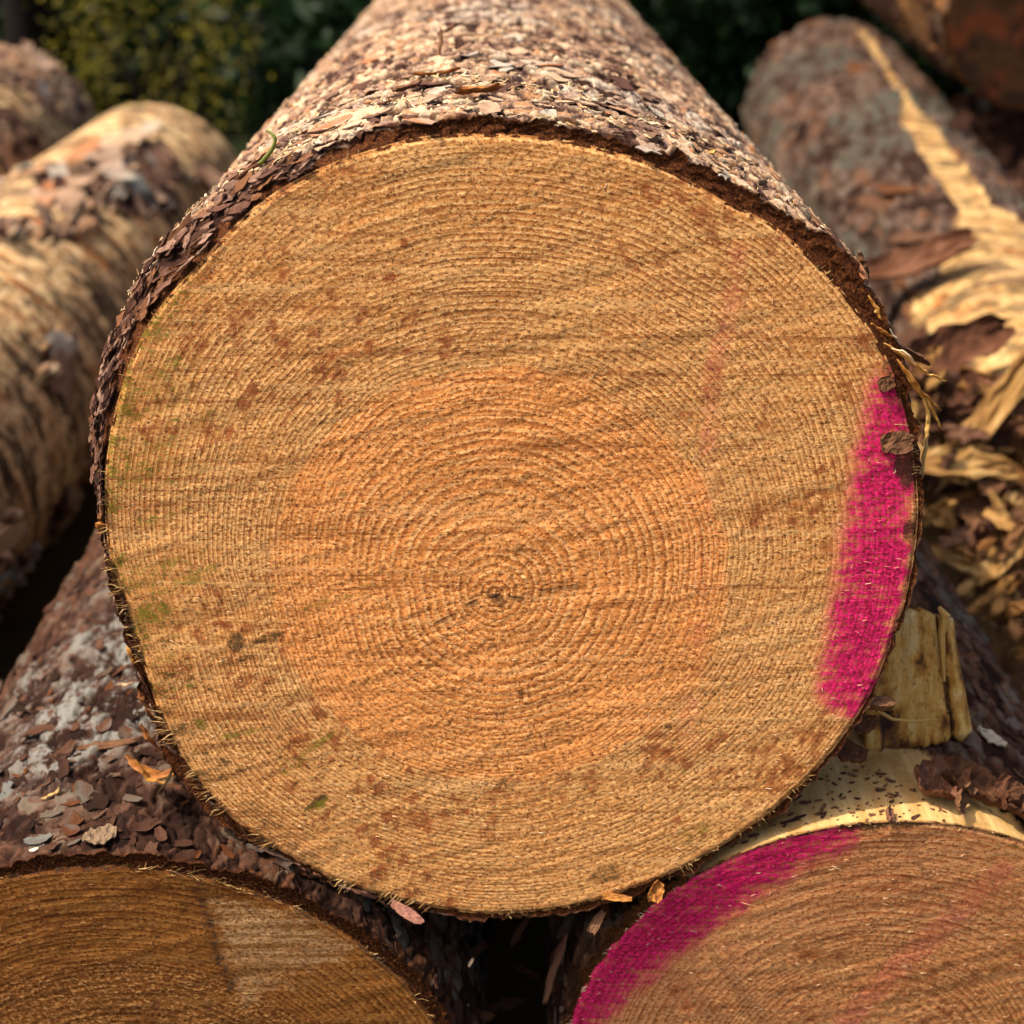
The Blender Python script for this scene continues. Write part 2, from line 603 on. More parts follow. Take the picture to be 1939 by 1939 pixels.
# ------------------------------------------------------------------ materials
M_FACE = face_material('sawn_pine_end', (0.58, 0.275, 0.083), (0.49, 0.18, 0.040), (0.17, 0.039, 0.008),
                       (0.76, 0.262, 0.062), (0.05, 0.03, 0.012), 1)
M_FACE_L = face_material('sawn_pine_end_brown', (0.30, 0.105, 0.018), (0.21, 0.060, 0.008), (0.062, 0.016, 0.0025),  # brown wood, darkened further; the corner vignette is in the colour
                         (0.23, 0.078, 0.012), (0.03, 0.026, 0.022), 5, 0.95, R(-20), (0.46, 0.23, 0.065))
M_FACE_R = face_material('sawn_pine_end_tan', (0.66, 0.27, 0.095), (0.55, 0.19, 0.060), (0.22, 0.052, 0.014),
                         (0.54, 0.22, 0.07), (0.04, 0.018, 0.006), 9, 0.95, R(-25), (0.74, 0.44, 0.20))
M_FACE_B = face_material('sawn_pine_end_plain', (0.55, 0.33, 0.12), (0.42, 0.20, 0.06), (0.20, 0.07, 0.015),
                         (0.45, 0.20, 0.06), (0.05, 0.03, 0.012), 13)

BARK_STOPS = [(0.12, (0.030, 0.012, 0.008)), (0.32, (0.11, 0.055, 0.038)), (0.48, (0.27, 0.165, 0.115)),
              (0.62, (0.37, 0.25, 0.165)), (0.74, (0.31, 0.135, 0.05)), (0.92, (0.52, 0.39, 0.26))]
BARK_DULL = [(0.08, (0.008, 0.003, 0.002)), (0.30, (0.028, 0.012, 0.007)), (0.50, (0.060, 0.026, 0.015)),  # bark darkened for the lower logs' shade and vignette, flakes likewise
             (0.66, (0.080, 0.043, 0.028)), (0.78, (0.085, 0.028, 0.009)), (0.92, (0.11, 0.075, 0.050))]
CREAM, AMBER = (0.74, 0.54, 0.29), (0.46, 0.22, 0.075)
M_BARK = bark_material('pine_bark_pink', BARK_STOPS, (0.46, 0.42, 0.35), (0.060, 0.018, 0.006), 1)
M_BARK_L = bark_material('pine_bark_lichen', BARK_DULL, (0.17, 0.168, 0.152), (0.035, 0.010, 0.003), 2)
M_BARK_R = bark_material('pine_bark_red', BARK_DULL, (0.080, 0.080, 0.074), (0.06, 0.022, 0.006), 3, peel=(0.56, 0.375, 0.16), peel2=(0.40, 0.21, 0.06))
M_BARK_B = bark_material('pine_bark_torn', BARK_STOPS, (0.30, 0.33, 0.30), (0.30, 0.14, 0.05), 4, peel=CREAM, peel2=AMBER, torn=0.9)
M_BARK_G = bark_material('pine_bark_grey', [(0.1, (0.018, 0.009, 0.006)), (0.35, (0.060, 0.034, 0.024)), (0.55, (0.105, 0.068, 0.052)),
                                            (0.75, (0.13, 0.098, 0.082)), (0.9, (0.13, 0.056, 0.024))],
                         (0.060, 0.066, 0.052), (0.36, 0.20, 0.08), 6, peel=(0.52, 0.35, 0.15), peel2=(0.36, 0.17, 0.045), torn=0.7)
M_FACE_D = face_material('shaded_pine_end', (0.10, 0.042, 0.014), (0.07, 0.026, 0.008), (0.03, 0.010, 0.003), (0.09, 0.035, 0.010), (0.014, 0.009, 0.006), 17, 0.6, R(-17), (0.16, 0.075, 0.025))  # dark brown end; the shade it lies in is put into these colours
M_BARK_T = bark_material('pine_bark_orange', BARK_DULL, (0.08, 0.07, 0.05), (0.06, 0.022, 0.006), 7, peel=(0.24, 0.11, 0.03), peel2=(0.10, 0.04, 0.012), torn=0.7)
M_FLAKE = tint_material('bark_flake_pink', [(0.08, 0.038, 0.027), (0.20, 0.115, 0.078), (0.36, 0.235, 0.155), (0.46, 0.325, 0.215), (0.30, 0.11, 0.038), (0.36, 0.31, 0.25)], 0.9, 130, 'object', 0.1)
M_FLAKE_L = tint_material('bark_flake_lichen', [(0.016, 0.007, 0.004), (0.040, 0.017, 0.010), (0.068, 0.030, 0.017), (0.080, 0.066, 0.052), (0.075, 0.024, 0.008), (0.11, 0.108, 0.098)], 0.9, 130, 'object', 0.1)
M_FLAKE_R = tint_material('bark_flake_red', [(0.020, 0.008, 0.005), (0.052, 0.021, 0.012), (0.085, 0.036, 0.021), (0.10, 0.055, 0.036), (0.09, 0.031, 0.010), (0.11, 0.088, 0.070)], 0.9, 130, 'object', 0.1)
M_CRUMB = tint_material('bark_crumb', [(0.04, 0.016, 0.01), (0.12, 0.045, 0.025), (0.22, 0.09, 0.05), (0.34, 0.13, 0.04)], 0.85, 200)
M_DUST = tint_material('sawdust', [(0.45, 0.28, 0.12), (0.62, 0.45, 0.22), (0.74, 0.58, 0.33), (0.80, 0.66, 0.42)], 0.8, 300)
M_FIBRE = tint_material('wood_fibre', [(0.09, 0.038, 0.011), (0.19, 0.095, 0.028), (0.30, 0.175, 0.058), (0.46, 0.30, 0.12)], 0.8, 300)
M_FIBRE_P = tint_material('pale_wood_fibre', [(0.60, 0.38, 0.20), (0.74, 0.52, 0.30), (0.82, 0.64, 0.42)], 0.7, 300)
M_AMBER = tint_material('torn_inner_bark', [(0.10, 0.03, 0.01), (0.28, 0.10, 0.02), (0.45, 0.20, 0.035), (0.55, 0.34, 0.10)], 0.7, 220)
def chunk_material():
    n = N('split_wood', 0.6, 0.3)
    p = n.obj()
    pg = n.mp(p, (1, 1, 0.07))
    g = n.noise(pg, 190, 5, 0.7)
    b = n.noise(p, 55, 4, 0.7)
    v = n.ma('ADD', n.attr('tint'), n.ma('ADD', n.ma('MULTIPLY', n.ma('SUBTRACT', g, 0.5), 1.0), n.ma('MULTIPLY', n.ma('SUBTRACT', b, 0.5), 1.3)))
    c = n.ramp(v, [(0.05, (0.035, 0.012, 0.005)), (0.25, (0.16, 0.062, 0.014)), (0.45, (0.50, 0.24, 0.045)), (0.65, (0.66, 0.39, 0.10)), (0.9, (0.70, 0.50, 0.22))])
    c = n.mix(n.ma('MULTIPLY', n.ss(n.noise(p, 420, 4, 0.75), 0.58, 0.68), 0.85), c, (0.05, 0.02, 0.008))
    return n.done(c, n.bump(n.ma('ADD', g, n.ma('MULTIPLY', b, 0.5)), 1.0, 0.003))


M_CHUNK = chunk_material()
M_DARK = tint_material('dark_bark', [(0.018, 0.007, 0.004), (0.05, 0.019, 0.010), (0.10, 0.038, 0.018), (0.15, 0.068, 0.038)], 0.85, 170, 'tint', 0.15, 1.0)
M_TORN = tint_material('torn_wood', [(0.07, 0.025, 0.006), (0.17, 0.075, 0.018), (0.30, 0.16, 0.046), (0.42, 0.27, 0.105)], 0.75, 60)
M_CHIP = tint_material('bark_chip_brown', [(0.05, 0.022, 0.012), (0.10, 0.045, 0.022), (0.17, 0.085, 0.045)], 0.9, 200, 'tint', 0.1)

# ------------------------------------------------------------------ ground
def ground():
    n = N('forest_floor', 0.95, 0.1)
    p = n.obj()
    c = n.ramp(n.noise(p, 5, 6, 0.7), [(0.3, (0.06, 0.04, 0.02)), (0.5, (0.16, 0.10, 0.055)), (0.7, (0.10, 0.09, 0.03))])
    c = n.mix(n.ss(n.noise(p, 1.2, 4), 0.48, 0.62), c, (0.035, 0.05, 0.015))
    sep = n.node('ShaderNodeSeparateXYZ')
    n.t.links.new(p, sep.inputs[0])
    c = n.mix(n.ss(sep.outputs[1], 2.6, 3.6), c, n.mix(n.noise(p, 9, 4, 0.7), (0.006, 0.010, 0.003), (0.022, 0.030, 0.008)))  # far ground near-black; the wood's shade is put into the colour
    m = n.done(c, n.bump(n.noise(p, 30, 6, 0.75), 1.0, 0.02))
    xs = np.concatenate([-np.geomspace(120, 3.2, 12), np.linspace(-3, 3, 61), np.geomspace(3.2, 120, 12)])
    ys = np.concatenate([-np.geomspace(120, 3.2, 12), np.linspace(-3, 9, 121), np.geomspace(9.2, 160, 12)])
    X, Y = np.meshgrid(xs, ys, indexing='ij')
    Z = 0.05 * (fbm(X * 1.3 + 50, Y * 1.3 + 50, 3) - 0.5)
    Z += 0.035 * np.exp(-((X - 0.2) / 0.25) ** 2 - ((Y - 0.8) / 1.2) ** 2)
    V = np.stack([X, Y, Z], -1).reshape(-1, 3)
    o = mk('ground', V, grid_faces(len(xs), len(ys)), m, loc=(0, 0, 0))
    tag(o, 'brown forest floor under the log pile', None, None, 'structure')


ground()

# ------------------------------------------------------------------ logs
LOGS = 'pine logs lying in the pile'
SURF = {}                     # bark vertices and normals for scattering


def make_log(name, label, centre, y0, length, r_wood, thick, bark_mat, face_mat, tilt=0.0, pith=(0, 0), yaw=0.0, rise=0.0, taper=0.0,
             ntheta=600, dense=(R(-20), R(200)), srows=None, plate=(0.015, 0.022), amp=0.0022, peel=None, lich=None, seed=0,
             face_res=(60, 240), masks=None, nrings=50, face=True, ringwarp=0.0, crumble=1.0, bevel=None):
    """log along +Y.  r_wood(theta), thick(theta): outline about the pith; centre=(x,z) of the pith at the front"""
    cx, cz = centre
    root = empty(name, (cx, y0, max(0.0, cz - 0.22)))
    tag(root, label, 'log', LOGS)
    # --- theta samples, dense where it is seen
    t = np.linspace(-math.pi, math.pi, 4000, endpoint=False)
    w = np.where((t > dense[0]) & (t < dense[1]) | (t + 2 * math.pi < dense[1]), 1.0, 0.38)
    cw = np.concatenate([[0], np.cumsum(w)])
    th = np.interp(np.arange(ntheta) / ntheta * cw[-1], cw, np.concatenate([t, [math.pi]]))
    rw = r_wood(th)
    tk = thick(th)
    # smooth mean outline, used further back
    k = 41
    ro = rw + tk
    big = np.concatenate([ro, ro, ro])
    sm = np.convolve(big, np.hanning(k + 2)[1:-1] / np.hanning(k + 2)[1:-1].sum(), 'same')[ntheta:2 * ntheta]
    if srows is None:
        srows = np.geomspace(0.004, length, 120)
    s = np.concatenate([[0.0, 0.0006, 0.0018], srows[srows > 0.0022]])
    s = s[s <= length]
    nrim = 12
    S, TH = np.meshgrid(s, th, indexing='ij')
    rmean = float(sm.mean())
    U = TH * rmean
    # --- bark relief: layered, tilted jigsaw scales
    wu = U + 0.006 * (fbm(U * 60, S * 60, seed + 5, 3) - 0.5) * 2
    wv = S + 0.008 * (fbm(U * 60 + 40, S * 60, seed + 9, 3) - 0.5) * 2
    h = np.zeros_like(U)
    pcol = np.zeros_like(U)
    crev = np.zeros_like(U)
    for (sc, a, cwt) in ((1.7, 1.0, 0.25), (0.9, 0.75, 0.4), (0.42, 0.5, 0.35)):
        f1, f2, cid, ox, oy = voro(wu / (plate[0] * sc), wv / (plate[1] * sc), seed + int(sc * 100))
        ang = cid * 40
        tl = (np.cos(ang) * ox + np.sin(ang) * oy) * 0.9
        h += a * (cid - 0.5 + tl)
        pcol += cwt * cid
        crev = np.maximum(crev, (1 - sstep(0.03, 0.20, f2 - f1)) * (0.95 if sc > 0.6 else 0.6) * sstep(0.36, 0.48, fbm(U * 70, S * 70, seed + 77, 2)))
    h = h * amp + amp * 1.2 * (fbm(U * 220, S * 160, seed + 3, 3) - 0.5)
    h -= crev * amp * 0.9
    pcol = np.clip((pcol - 0.5) * 1.9 + 0.5, 0, 1)
    pl = np.zeros_like(U)
    if peel is not None:
        pl = np.clip(peel(TH, S, U), 0, 1)
        edge = pl + 0.5 * (fbm(U * 60, S * 30, seed + 21, 4) - 0.5)
        gone = sstep(0.44, 0.56, edge)
        h = h * (1 - gone) - gone * np.minimum(tk[None, :], 0.007) + gone * 0.0006 * (fbm(U * 500, S * 20, seed + 8, 3) - 0.5)
        crev = crev * (1 - gone)
    lc = np.zeros_like(U) if lich is None else np.clip(lich(TH, S, U), 0, 1)
    fb = np.exp(-S / 0.03)
    Rr = (ro[None, :] * fb + sm[None, :] * (1 - fb)) * (1 - taper * S) + h * np.minimum(1, 0.25 + tk[None, :] / 0.006)
    yy = S + np.zeros_like(S)
    # rim rows: raw bark section between the wood and the outside
    q = np.linspace(0, 1, nrim)[:, None]
    jag = (fbm(U[:nrim] * 300 + 7 * q, q * 5 + 0 * U[:nrim], seed + 61, 3) - 0.5)
    Rim = rw[None, :] - 0.0015 + (Rr[0][None, :] - rw[None, :] + 0.0015) * q
    Rim = Rim + jag * 0.0022 * crumble * (q > 0) * (q < 1)
    yrim = 0.0006 + 0.003 * crumble * (jag + 0.30) * np.sin(math.pi * np.clip(q, 0.05, 0.9)) + 0 * U[:nrim]
    bv = np.zeros(ntheta) if bevel is None else bevel(th)
    yrim = yrim + bv[None, :] * np.maximum(tk, 0)[None, :] * q ** 1.3
    yy = yy + (bv * np.maximum(tk, 0))[None, :] * np.exp(-S / 0.02)
    yrim = yrim + (bv > 0.6)[None, :] * 0.004 * (fbm(U[:1] * 60 + 0 * q, q * 8, seed + 16, 3) - 0.5) * np.sin(math.pi * q)
    Rall = np.concatenate([Rim[:-1], Rr])
    Yall = np.concatenate([yrim[:-1], yy])
    Sall = np.concatenate([np.zeros((nrim - 1, ntheta)), S])
    TT = np.concatenate([TH[:1].repeat(nrim - 1, 0), TH])
    Z = Rall * np.sin(TT)
    X = Rall * np.cos(TT)
    tt = math.tan(tilt)
    Yw = Yall + (Z + pith[1]) * tt * np.exp(-Sall / 0.35)
    P = np.stack([cx + X + math.tan(yaw) * Sall, y0 + Yw, cz + Z + rise * Sall], -1).reshape(-1, 3)
    rim = np.concatenate([np.where(q[:-1] > 1.05 - 0.55 * np.minimum(1, bv)[None, :], 0.0, 1.0) * np.ones((nrim - 1, ntheta)), np.where(S < 0.0008, 0.8, np.where(S < 0.003, 0.35, 0.0))])
    Ur, qr = U[:1].repeat(nrim - 1, 0), q[:-1] + 0 * U[:1].repeat(nrim - 1, 0)
    strata = fbm(Ur * 45, qr * 9 + 0.8 * fbm(Ur * 110, qr, seed + 15, 2), seed + 14, 3)
    strata = np.clip((strata - 0.5) * 1.8 + 0.20, 0, 0.6)
    rimvals = {'pc': strata, 'crev': 0.9 * (strata < 0.3)}
    cat = lambda a, nm=None: np.concatenate([rimvals.get(nm, 0 * Ur), a]).ravel()
    buv = np.stack([(TT * rmean), Yall + Rall * (Sall == 0), 0 * TT], -1).reshape(-1, 3)
    attrs = {'pc': cat(pcol, 'pc'), 'crev': cat(crev, 'crev'), 'lich': cat(lc), 'peel': cat(pl), 'rim': rim.ravel(), 'buv': buv}
    nr = Rall.shape[0]
    F = grid_faces(nr, ntheta, True)
    bark = mk('bark', P, F, bark_mat, root, attrs, True)
    # far end
    last = P.reshape(nr, ntheta, 3)[-1]
    c0 = last.mean(0)
    qs = np.linspace(1.0, 0.0, 8)[:, None, None]
    E = (c0 + (last[None] - c0) * np.maximum(qs, 0.002)).reshape(-1, 3)
    fu = np.stack([E[:, 0] - c0[0], E[:, 2] - c0[2], 0 * E[:, 0]], -1)
    rr = np.linalg.norm(fu, axis=1)
    zz = np.zeros(len(E))
    mk('far_end', E, grid_faces(8, ntheta, True), M_FACE_B, root,
       {'fuv': fu, 'ring': rr / rr.max() * nrings, 'heart': 1 - sstep(0.4, 0.6, rr / rr.max()), 'pink': zz, 'dirt_shade': zz, 'green': zz, 'spot': zz, 'patch': zz})
    # sawn face
    fo = None
    FP = None
    if face:
        nR, nT = face_res
        th2 = np.linspace(-math.pi, math.pi, nT, endpoint=False)
        ro2 = np.interp(th2, np.concatenate([th - 2 * math.pi, th, th + 2 * math.pi]), np.concatenate([rw, rw, rw]))
        rho = np.linspace(0.001, 1, nR)
        RH, T2 = np.meshgrid(rho, th2, indexing='ij')
        rr = RH * ro2[None, :]
        X2, Z2 = rr * np.cos(T2), rr * np.sin(T2)
        sx, sz = X2 * math.cos(0.3) + Z2 * math.sin(0.3), -X2 * math.sin(0.3) + Z2 * math.cos(0.3)
        d = 0.0008 * (fbm(sx * 12, sz * 150, seed + 90, 3) - 0.5) + 0.0006 * (fbm(X2 * 400, Z2 * 400, seed + 91, 3) - 0.5)
        d = d + 0.0016 * sstep(0.985, 1.0, RH) * (0.3 + fbm(T2 * 60, RH * 3, seed + 4, 3))
        Y2 = d + (Z2 + pith[1]) * tt
        Pf = np.stack([cx + X2, y0 + Y2, cz + Z2], -1)
        FP = Pf
        rc = RH + 0.012 * (fbm(np.cos(T2) * 2 + 5, np.sin(T2) * 2 + 5 + RH * 2, seed + 33, 3) - 0.5) * 2 * np.minimum(1, RH * 3)
        wv_ = rc + 0.018 * np.sin(rc * 9 + 1) + 0.006 * np.sin(rc * 23) + ringwarp * rc * (1 - rc)
        gw = np.random.default_rng(seed + 400)
        wid = np.exp(gw.normal(0, 0.22, nrings + 3)) * (1 + 0.22 * np.sin(np.arange(nrings + 3) * 0.35 + seed))
        cum = np.concatenate([[0], np.cumsum(wid)])
        cum = cum / cum[nrings]
        ring = np.interp(wv_, cum, np.arange(len(cum)))
        px, py, _ = project(Pf.reshape(-1, 3))
        base = {k: np.zeros(nR * nT) for k in ('heart', 'pink', 'dirt_shade', 'green', 'spot', 'patch')}
        if masks:
            base.update(masks(px, py, RH.ravel(), T2.ravel(), X2.ravel(), Z2.ravel()))
        base['fuv'] = np.stack([X2, Z2, 0 * X2], -1).reshape(-1, 3)
        base['ring'] = ring.ravel()
        fo = mk('sawn_face', Pf.reshape(-1, 3), grid_faces(nR, nT, True)[:, ::-1], face_mat, root, base, True)
    G = P.reshape(nr, ntheta, 3)[nrim:]
    A = np.gradient(G, axis=0)
    B = np.gradient(G, axis=1)
    nrm = np.stack([np.cos(TH[1:]), 0 * TH[1:], np.sin(TH[1:])], -1)
    SURF[root] = dict(bark=bark, face=fo, P=G, N=nrm, th=TH[1:], s=S[1:], peel=pl[1:], edge=FP[-1] if FP is not None else None, root=root, FP=FP)
    return root


def polyfun(pts):
    """closed outline given as (x,z) points about the pith -> r(theta)"""
    pts = np.asarray(pts)
    a = np.arctan2(pts[:, 1], pts[:, 0])
    r = np.hypot(pts[:, 0], pts[:, 1])
    o = np.argsort(a)
    a, r = a[o], r[o]
    tt = np.concatenate([a - 2 * math.pi, a, a + 2 * math.pi])
    rr = np.concatenate([r, r, r])
    fine = np.linspace(-math.pi, math.pi, 1440, endpoint=False)
    f = np.interp(fine, tt, rr)
    k = np.hanning(19)
    k /= k.sum()
    f = np.convolve(np.concatenate([f, f, f]), k, 'same')[1440:2880]
    return lambda th: np.interp(np.mod(th + math.pi, 2 * math.pi) - math.pi, np.concatenate([fine, [math.pi]]), np.concatenate([f, [f[0]]]))


# ---- the central log: outline of the sawn end taken on its own plane
TILT = R(10)
NF = np.array([0, -math.cos(TILT), math.sin(TILT)])
pith = hit(937, 1127, O, NF)
WOOD = [(824, 256), (900, 254), (959, 255), (1062, 264), (1150, 285), (1259, 318), (1367, 380), (1460, 423), (1523, 476), (1585, 538), (1631, 600),
        (1662, 645), (1690, 700), (1712, 775), (1728, 850), (1738, 920), (1740, 975), (1736, 1030), (1726, 1090), (1712, 1150), (1694, 1205), (1672, 1265),
        (1644, 1325), (1612, 1378), (1578, 1422), (1545, 1462), (1500, 1505), (1440, 1555), (1370, 1602), (1300, 1642), (1230, 1672), (1160, 1698),
        (1090, 1718), (1000, 1730), (900, 1732), (820, 1720), (740, 1702), (680, 1684), (600, 1652), (530, 1614), (470, 1575), (430, 1545), (390, 1503),
        (358, 1462), (328, 1412), (302, 1355), (282, 1295), (264, 1235), (246, 1170), (226, 1112), (207, 1060), (199, 1000), (197, 940), (200, 874),
        (208, 820), (223, 755), (244, 688), (278, 616), (324, 554), (368, 510), (415, 458), (470, 402), (530, 358), (590, 326), (650, 301), (720, 280), (775, 264)]
wp = np.array([hit(x, y, O, NF) for x, y in WOOD])
r_main = polyfun(np.stack([wp[:, 0] - pith[0], wp[:, 2] - pith[2]], -1))
# bark thickness by direction (degrees from +x, metres)
TKD = [(-180, .0045), (-165, .006), (-150, .008), (-135, .007), (-120, .005), (-100, .0035), (-80, .003), (-60, .0045), (-45, .004), (-25, .0022),
       (-10, .0018), (5, .002), (18, .0035), (26, .006), (35, .0100), (45, .0105), (55, .0085), (70, .0070), (85, .0060), (100, .0062), (115, .0085),
       (128, .0125), (140, .0155), (150, .0135), (158, .010), (166, .004), (175, .0035)]


def tk_main(th):
    d = np.degrees(np.mod(th + math.pi, 2 * math.pi) - math.pi)
    a = np.array(TKD)
    a = np.concatenate([a - [360, 0], a, a + [360, 0]])
    base = np.interp(d, a[:, 0], a[:, 1])
    return base * (0.8 + 0.5 * fbm(th * 9, 0 * th, 41, 3)) + 0.0012 * (fbm(th * 60, 0 * th + 3, 42, 3) - 0.4)


def band(px, py, pts, wid):
    """soft distance to a polyline in design units"""
    d = np.full(px.shape, 1e9)
    for (x0, y0), (x1, y1) in zip(pts[:-1], pts[1:]):
        vx, vy = x1 - x0, y1 - y0
        t = np.clip(((px - x0) * vx + (py - y0) * vy) / (vx * vx + vy * vy), 0, 1)
        d = np.minimum(d, np.hypot(px - x0 - t * vx, py - y0 - t * vy))
    return 1 - sstep(wid * 0.35, wid * 1.35, d)


def blob(px, py, x, y, rx, ry=None, ang=0.0):
    ry = ry or rx
    dx, dy = px - x, py - y
    c, s = math.cos(ang), math.sin(ang)
    u, v = (dx * c + dy * s) / rx, (-dx * s + dy * c) / ry
    return 1 - sstep(0.5, 1.2, np.hypot(u, v))


def masks_main(px, py, rho, th, X, Z):
    n1 = fbm(px / 60, py / 60, 11, 4)
    n2 = fbm(px / 22, py / 22, 12, 4)
    yl = [690, 740, 850, 950, 1050, 1150, 1250, 1330, 1375]
    L = np.interp(py, yl, [1672, 1655, 1636, 1617, 1601, 1586, 1570, 1558, 1552]) + 26 * (n2 - 0.5) + 16 * (n1 - 0.5)
    Rr = np.interp(py, yl, [1705, 1712, 1728, 1722, 1718, 1697, 1668, 1640, 1600]) + 20 * (n2 - 0.5)
    pink = sstep(-52, 44, px - L) * (1 - sstep(-16, 22, px - Rr)) * sstep(655, 745, py + 40 * (n2 - .5)) * (1 - sstep(1335, 1375, py - 0.35 * (px - 1600)))
    pink *= 0.72 + 0.6 * (n2 - 0.3)
    faint = band(px, py, [(1400, 470), (1375, 620), (1345, 720), (1350, 800), (1335, 900), (1328, 1000), (1322, 1100), (1318, 1200), (1305, 1300), (1300, 1440)], 26)
    pink = np.maximum(pink, faint * 0.20 * np.clip(0.65 + 1.4 * (n1 - 0.5), 0.25, 1))
    heart = 1 - sstep(0.96, 1.04, np.hypot((px - 945) / 432, (py - 1088) / 392) + 0.07 * (n1 - 0.5))
    # dirt: grimy saw streaks on the left, specks on the rim
    c, s = math.cos(R(-18)), math.sin(R(-18))
    u, v = px * c + py * s, -px * s + py * c
    st = 0.5 * fbm(u / 130, v / 9, 14, 4) + 0.5 * fbm(px / 70, py / 55, 19, 4)
    leftw = 1 - sstep(230, 640, px - 0.10 * (py - 900))
    lower = sstep(1000, 1500, py) * (1 - sstep(700, 1100, px)) + 0.55 * sstep(1500, 1700, py)
    dirt_shade = sstep(0.47, 0.60, st) * np.clip(0.6 * leftw + 0.5 * lower, 0, 1) * 0.62
    dirt_shade = np.maximum(dirt_shade, 0.5 * sstep(0.955, 0.995, rho) * ((px < 700) | (py > 1450)))
    for b in ((510, 1207, 40, 11, -.33, .8), (447, 1217, 22, 26, .2, .7), (455, 1250, 45, 10, -.3, .6), (600, 1520, 34, 11, -.6, .9), (1715, 885, 26, 45, 0, .95),
              (1722, 1008, 14, 30, 0, .9), (1712, 752, 14, 26, 0, .95), (1690, 700, 26, 30, .4, .75), (1655, 655, 12, 18, .4, .5), (1150, 1655, 45, 18, -.3, .65),
              (400, 480, 45, 26, -.7, .6), (330, 560, 40, 22, -.8, .5), (290, 1150, 40, 30, -.3, .5), (1040, 1655, 25, 12, 0, .4), (820, 1690, 60, 14, .1, .45),
              (960, 1480, 20, 8, -.3, .6), (1265, 1375, 9, 7, 0, .8), (1070, 1405, 18, 7, 0, .6), (1040, 1435, 24, 6, 0, .55), (985, 1310, 9, 7, 0, .9), (930, 1128, 10, 6, 0, .8),
              (610, 800, 14, 6, -.6, .6), (885, 310, 30, 8, 0, .6), (1420, 980, 20, 12, -.5, .35), (1560, 800, 12, 12, 0, .4)):
        dirt_shade = np.maximum(dirt_shade, b[5] * blob(px, py, *b[:5]))
    green = 0.75 * sstep(0.93, 0.99, rho + 0.05 * (n1 - .5)) * (px < 480) * (py > 520) * (py < 1300) * sstep(0.35, 0.6, n1)
    green = np.maximum(green, 0.62 * sstep(0.44, 0.66, fbm(u / 190 + 40, v / 26, 15, 4)) * (1 - sstep(260, 600, px + 0.25 * np.abs(py - 950))))
    for b in ((325, 690, 26, 16, -.7, .8), (290, 1160, 46, 24, -.2, .95), (375, 1090, 70, 18, -.35, .7), (395, 785, 30, 7, -.6, .8), (620, 1140, 80, 8, -.27, .65), (700, 1108, 20, 6, 0, .6),
              (600, 1410, 60, 8, -.6, .9), (380, 1372, 18, 10, .6, .95), (450, 1390, 50, 8, -.2, .8), (600, 1527, 30, 10, -.5, .9), (365, 1300, 14, 10, 0, .8), (325, 800, 22, 8, -.5, .6),
              (1310, 1580, 60, 18, -.5, .55), (1290, 1462, 18, 10, -.3, .5), (650, 935, 14, 7, 0, .5), (320, 570, 50, 20, -.9, .5), (560, 1450, 40, 7, -.6, .6)):
        green = np.maximum(green, b[5] * blob(px, py, *b[:5]))
    spot = sstep(0.50, 0.66, fbm(px / 26, py / 26, 16, 3)) * 0.62 * np.clip(sstep(0.42, 0.60, fbm(px / 260, py / 260, 18, 2)) + 0.8 * blob(px, py, 620, 640, 300, 170, -0.5) + 0.7 * blob(px, py, 1400, 760, 160, 330, 0.1), 0, 1)
    for b in ((765, 460, 11, 14, 0, .9), (825, 400, 26, 9, -.1, .8), (740, 525, 16, 12, 0, .8), (1015, 545, 14, 10, 0, .7), (1430, 975, 12, 36, .1, .6), (1350, 720, 24, 60, .1, .65),
              (1470, 905, 14, 12, 0, .6), (800, 575, 12, 9, 0, .7), (560, 1430, 50, 6, .8, .7), (1140, 390, 8, 22, .1, .6)):
        spot = np.maximum(spot, b[5] * blob(px, py, *b[:5]))
    return dict(pink=pink, heart=heart, dirt_shade=dirt_shade, green=green, spot=spot * (1 - pink) * (1 - 0.55 * heart))


srow_main = np.concatenate([np.arange(0.003, 0.10, 0.0011), 0.10 + np.cumsum(np.geomspace(0.0011, 0.008, 150)), np.arange(0.66, 1.5, 0.008), [1.6, 1.8, 2.0]])
main = make_log('log', 'large central log, sawn end facing us with a pink stripe down its right edge', (pith[0], pith[2]), 0.0, 2.0, r_main, tk_main, M_BARK, M_FACE,
                tilt=TILT, pith=(pith[0], pith[2] - 0.56), yaw=R(-0.45), taper=0.02, ntheta=1050, dense=(R(5), R(175)), srows=srow_main,
                plate=(0.0125, 0.020), amp=0.0019, seed=3, face_res=(250, 800), masks=masks_main, nrings=66, ringwarp=-0.35, crumble=1.3,
                bevel=lambda th: 1.3 * sstep(R(95), R(125), np.mod(th, 2 * math.pi)) * (1 - sstep(R(165), R(180), np.mod(th, 2 * math.pi))) + 0.25,
                lich=lambda t, s, u: 0.55 * sstep(0.5, 0.7, fbm(u * 14, s * 14, 6, 3)))

# ---- lower left and lower right logs
def circle_log(Rw, k=0.012, seed=0):
    return lambda th: Rw * (1 + k * (fbm(np.cos(th) * 1.7 + 9, np.sin(th) * 1.7 + 9, seed, 3) - 0.5) * 2)


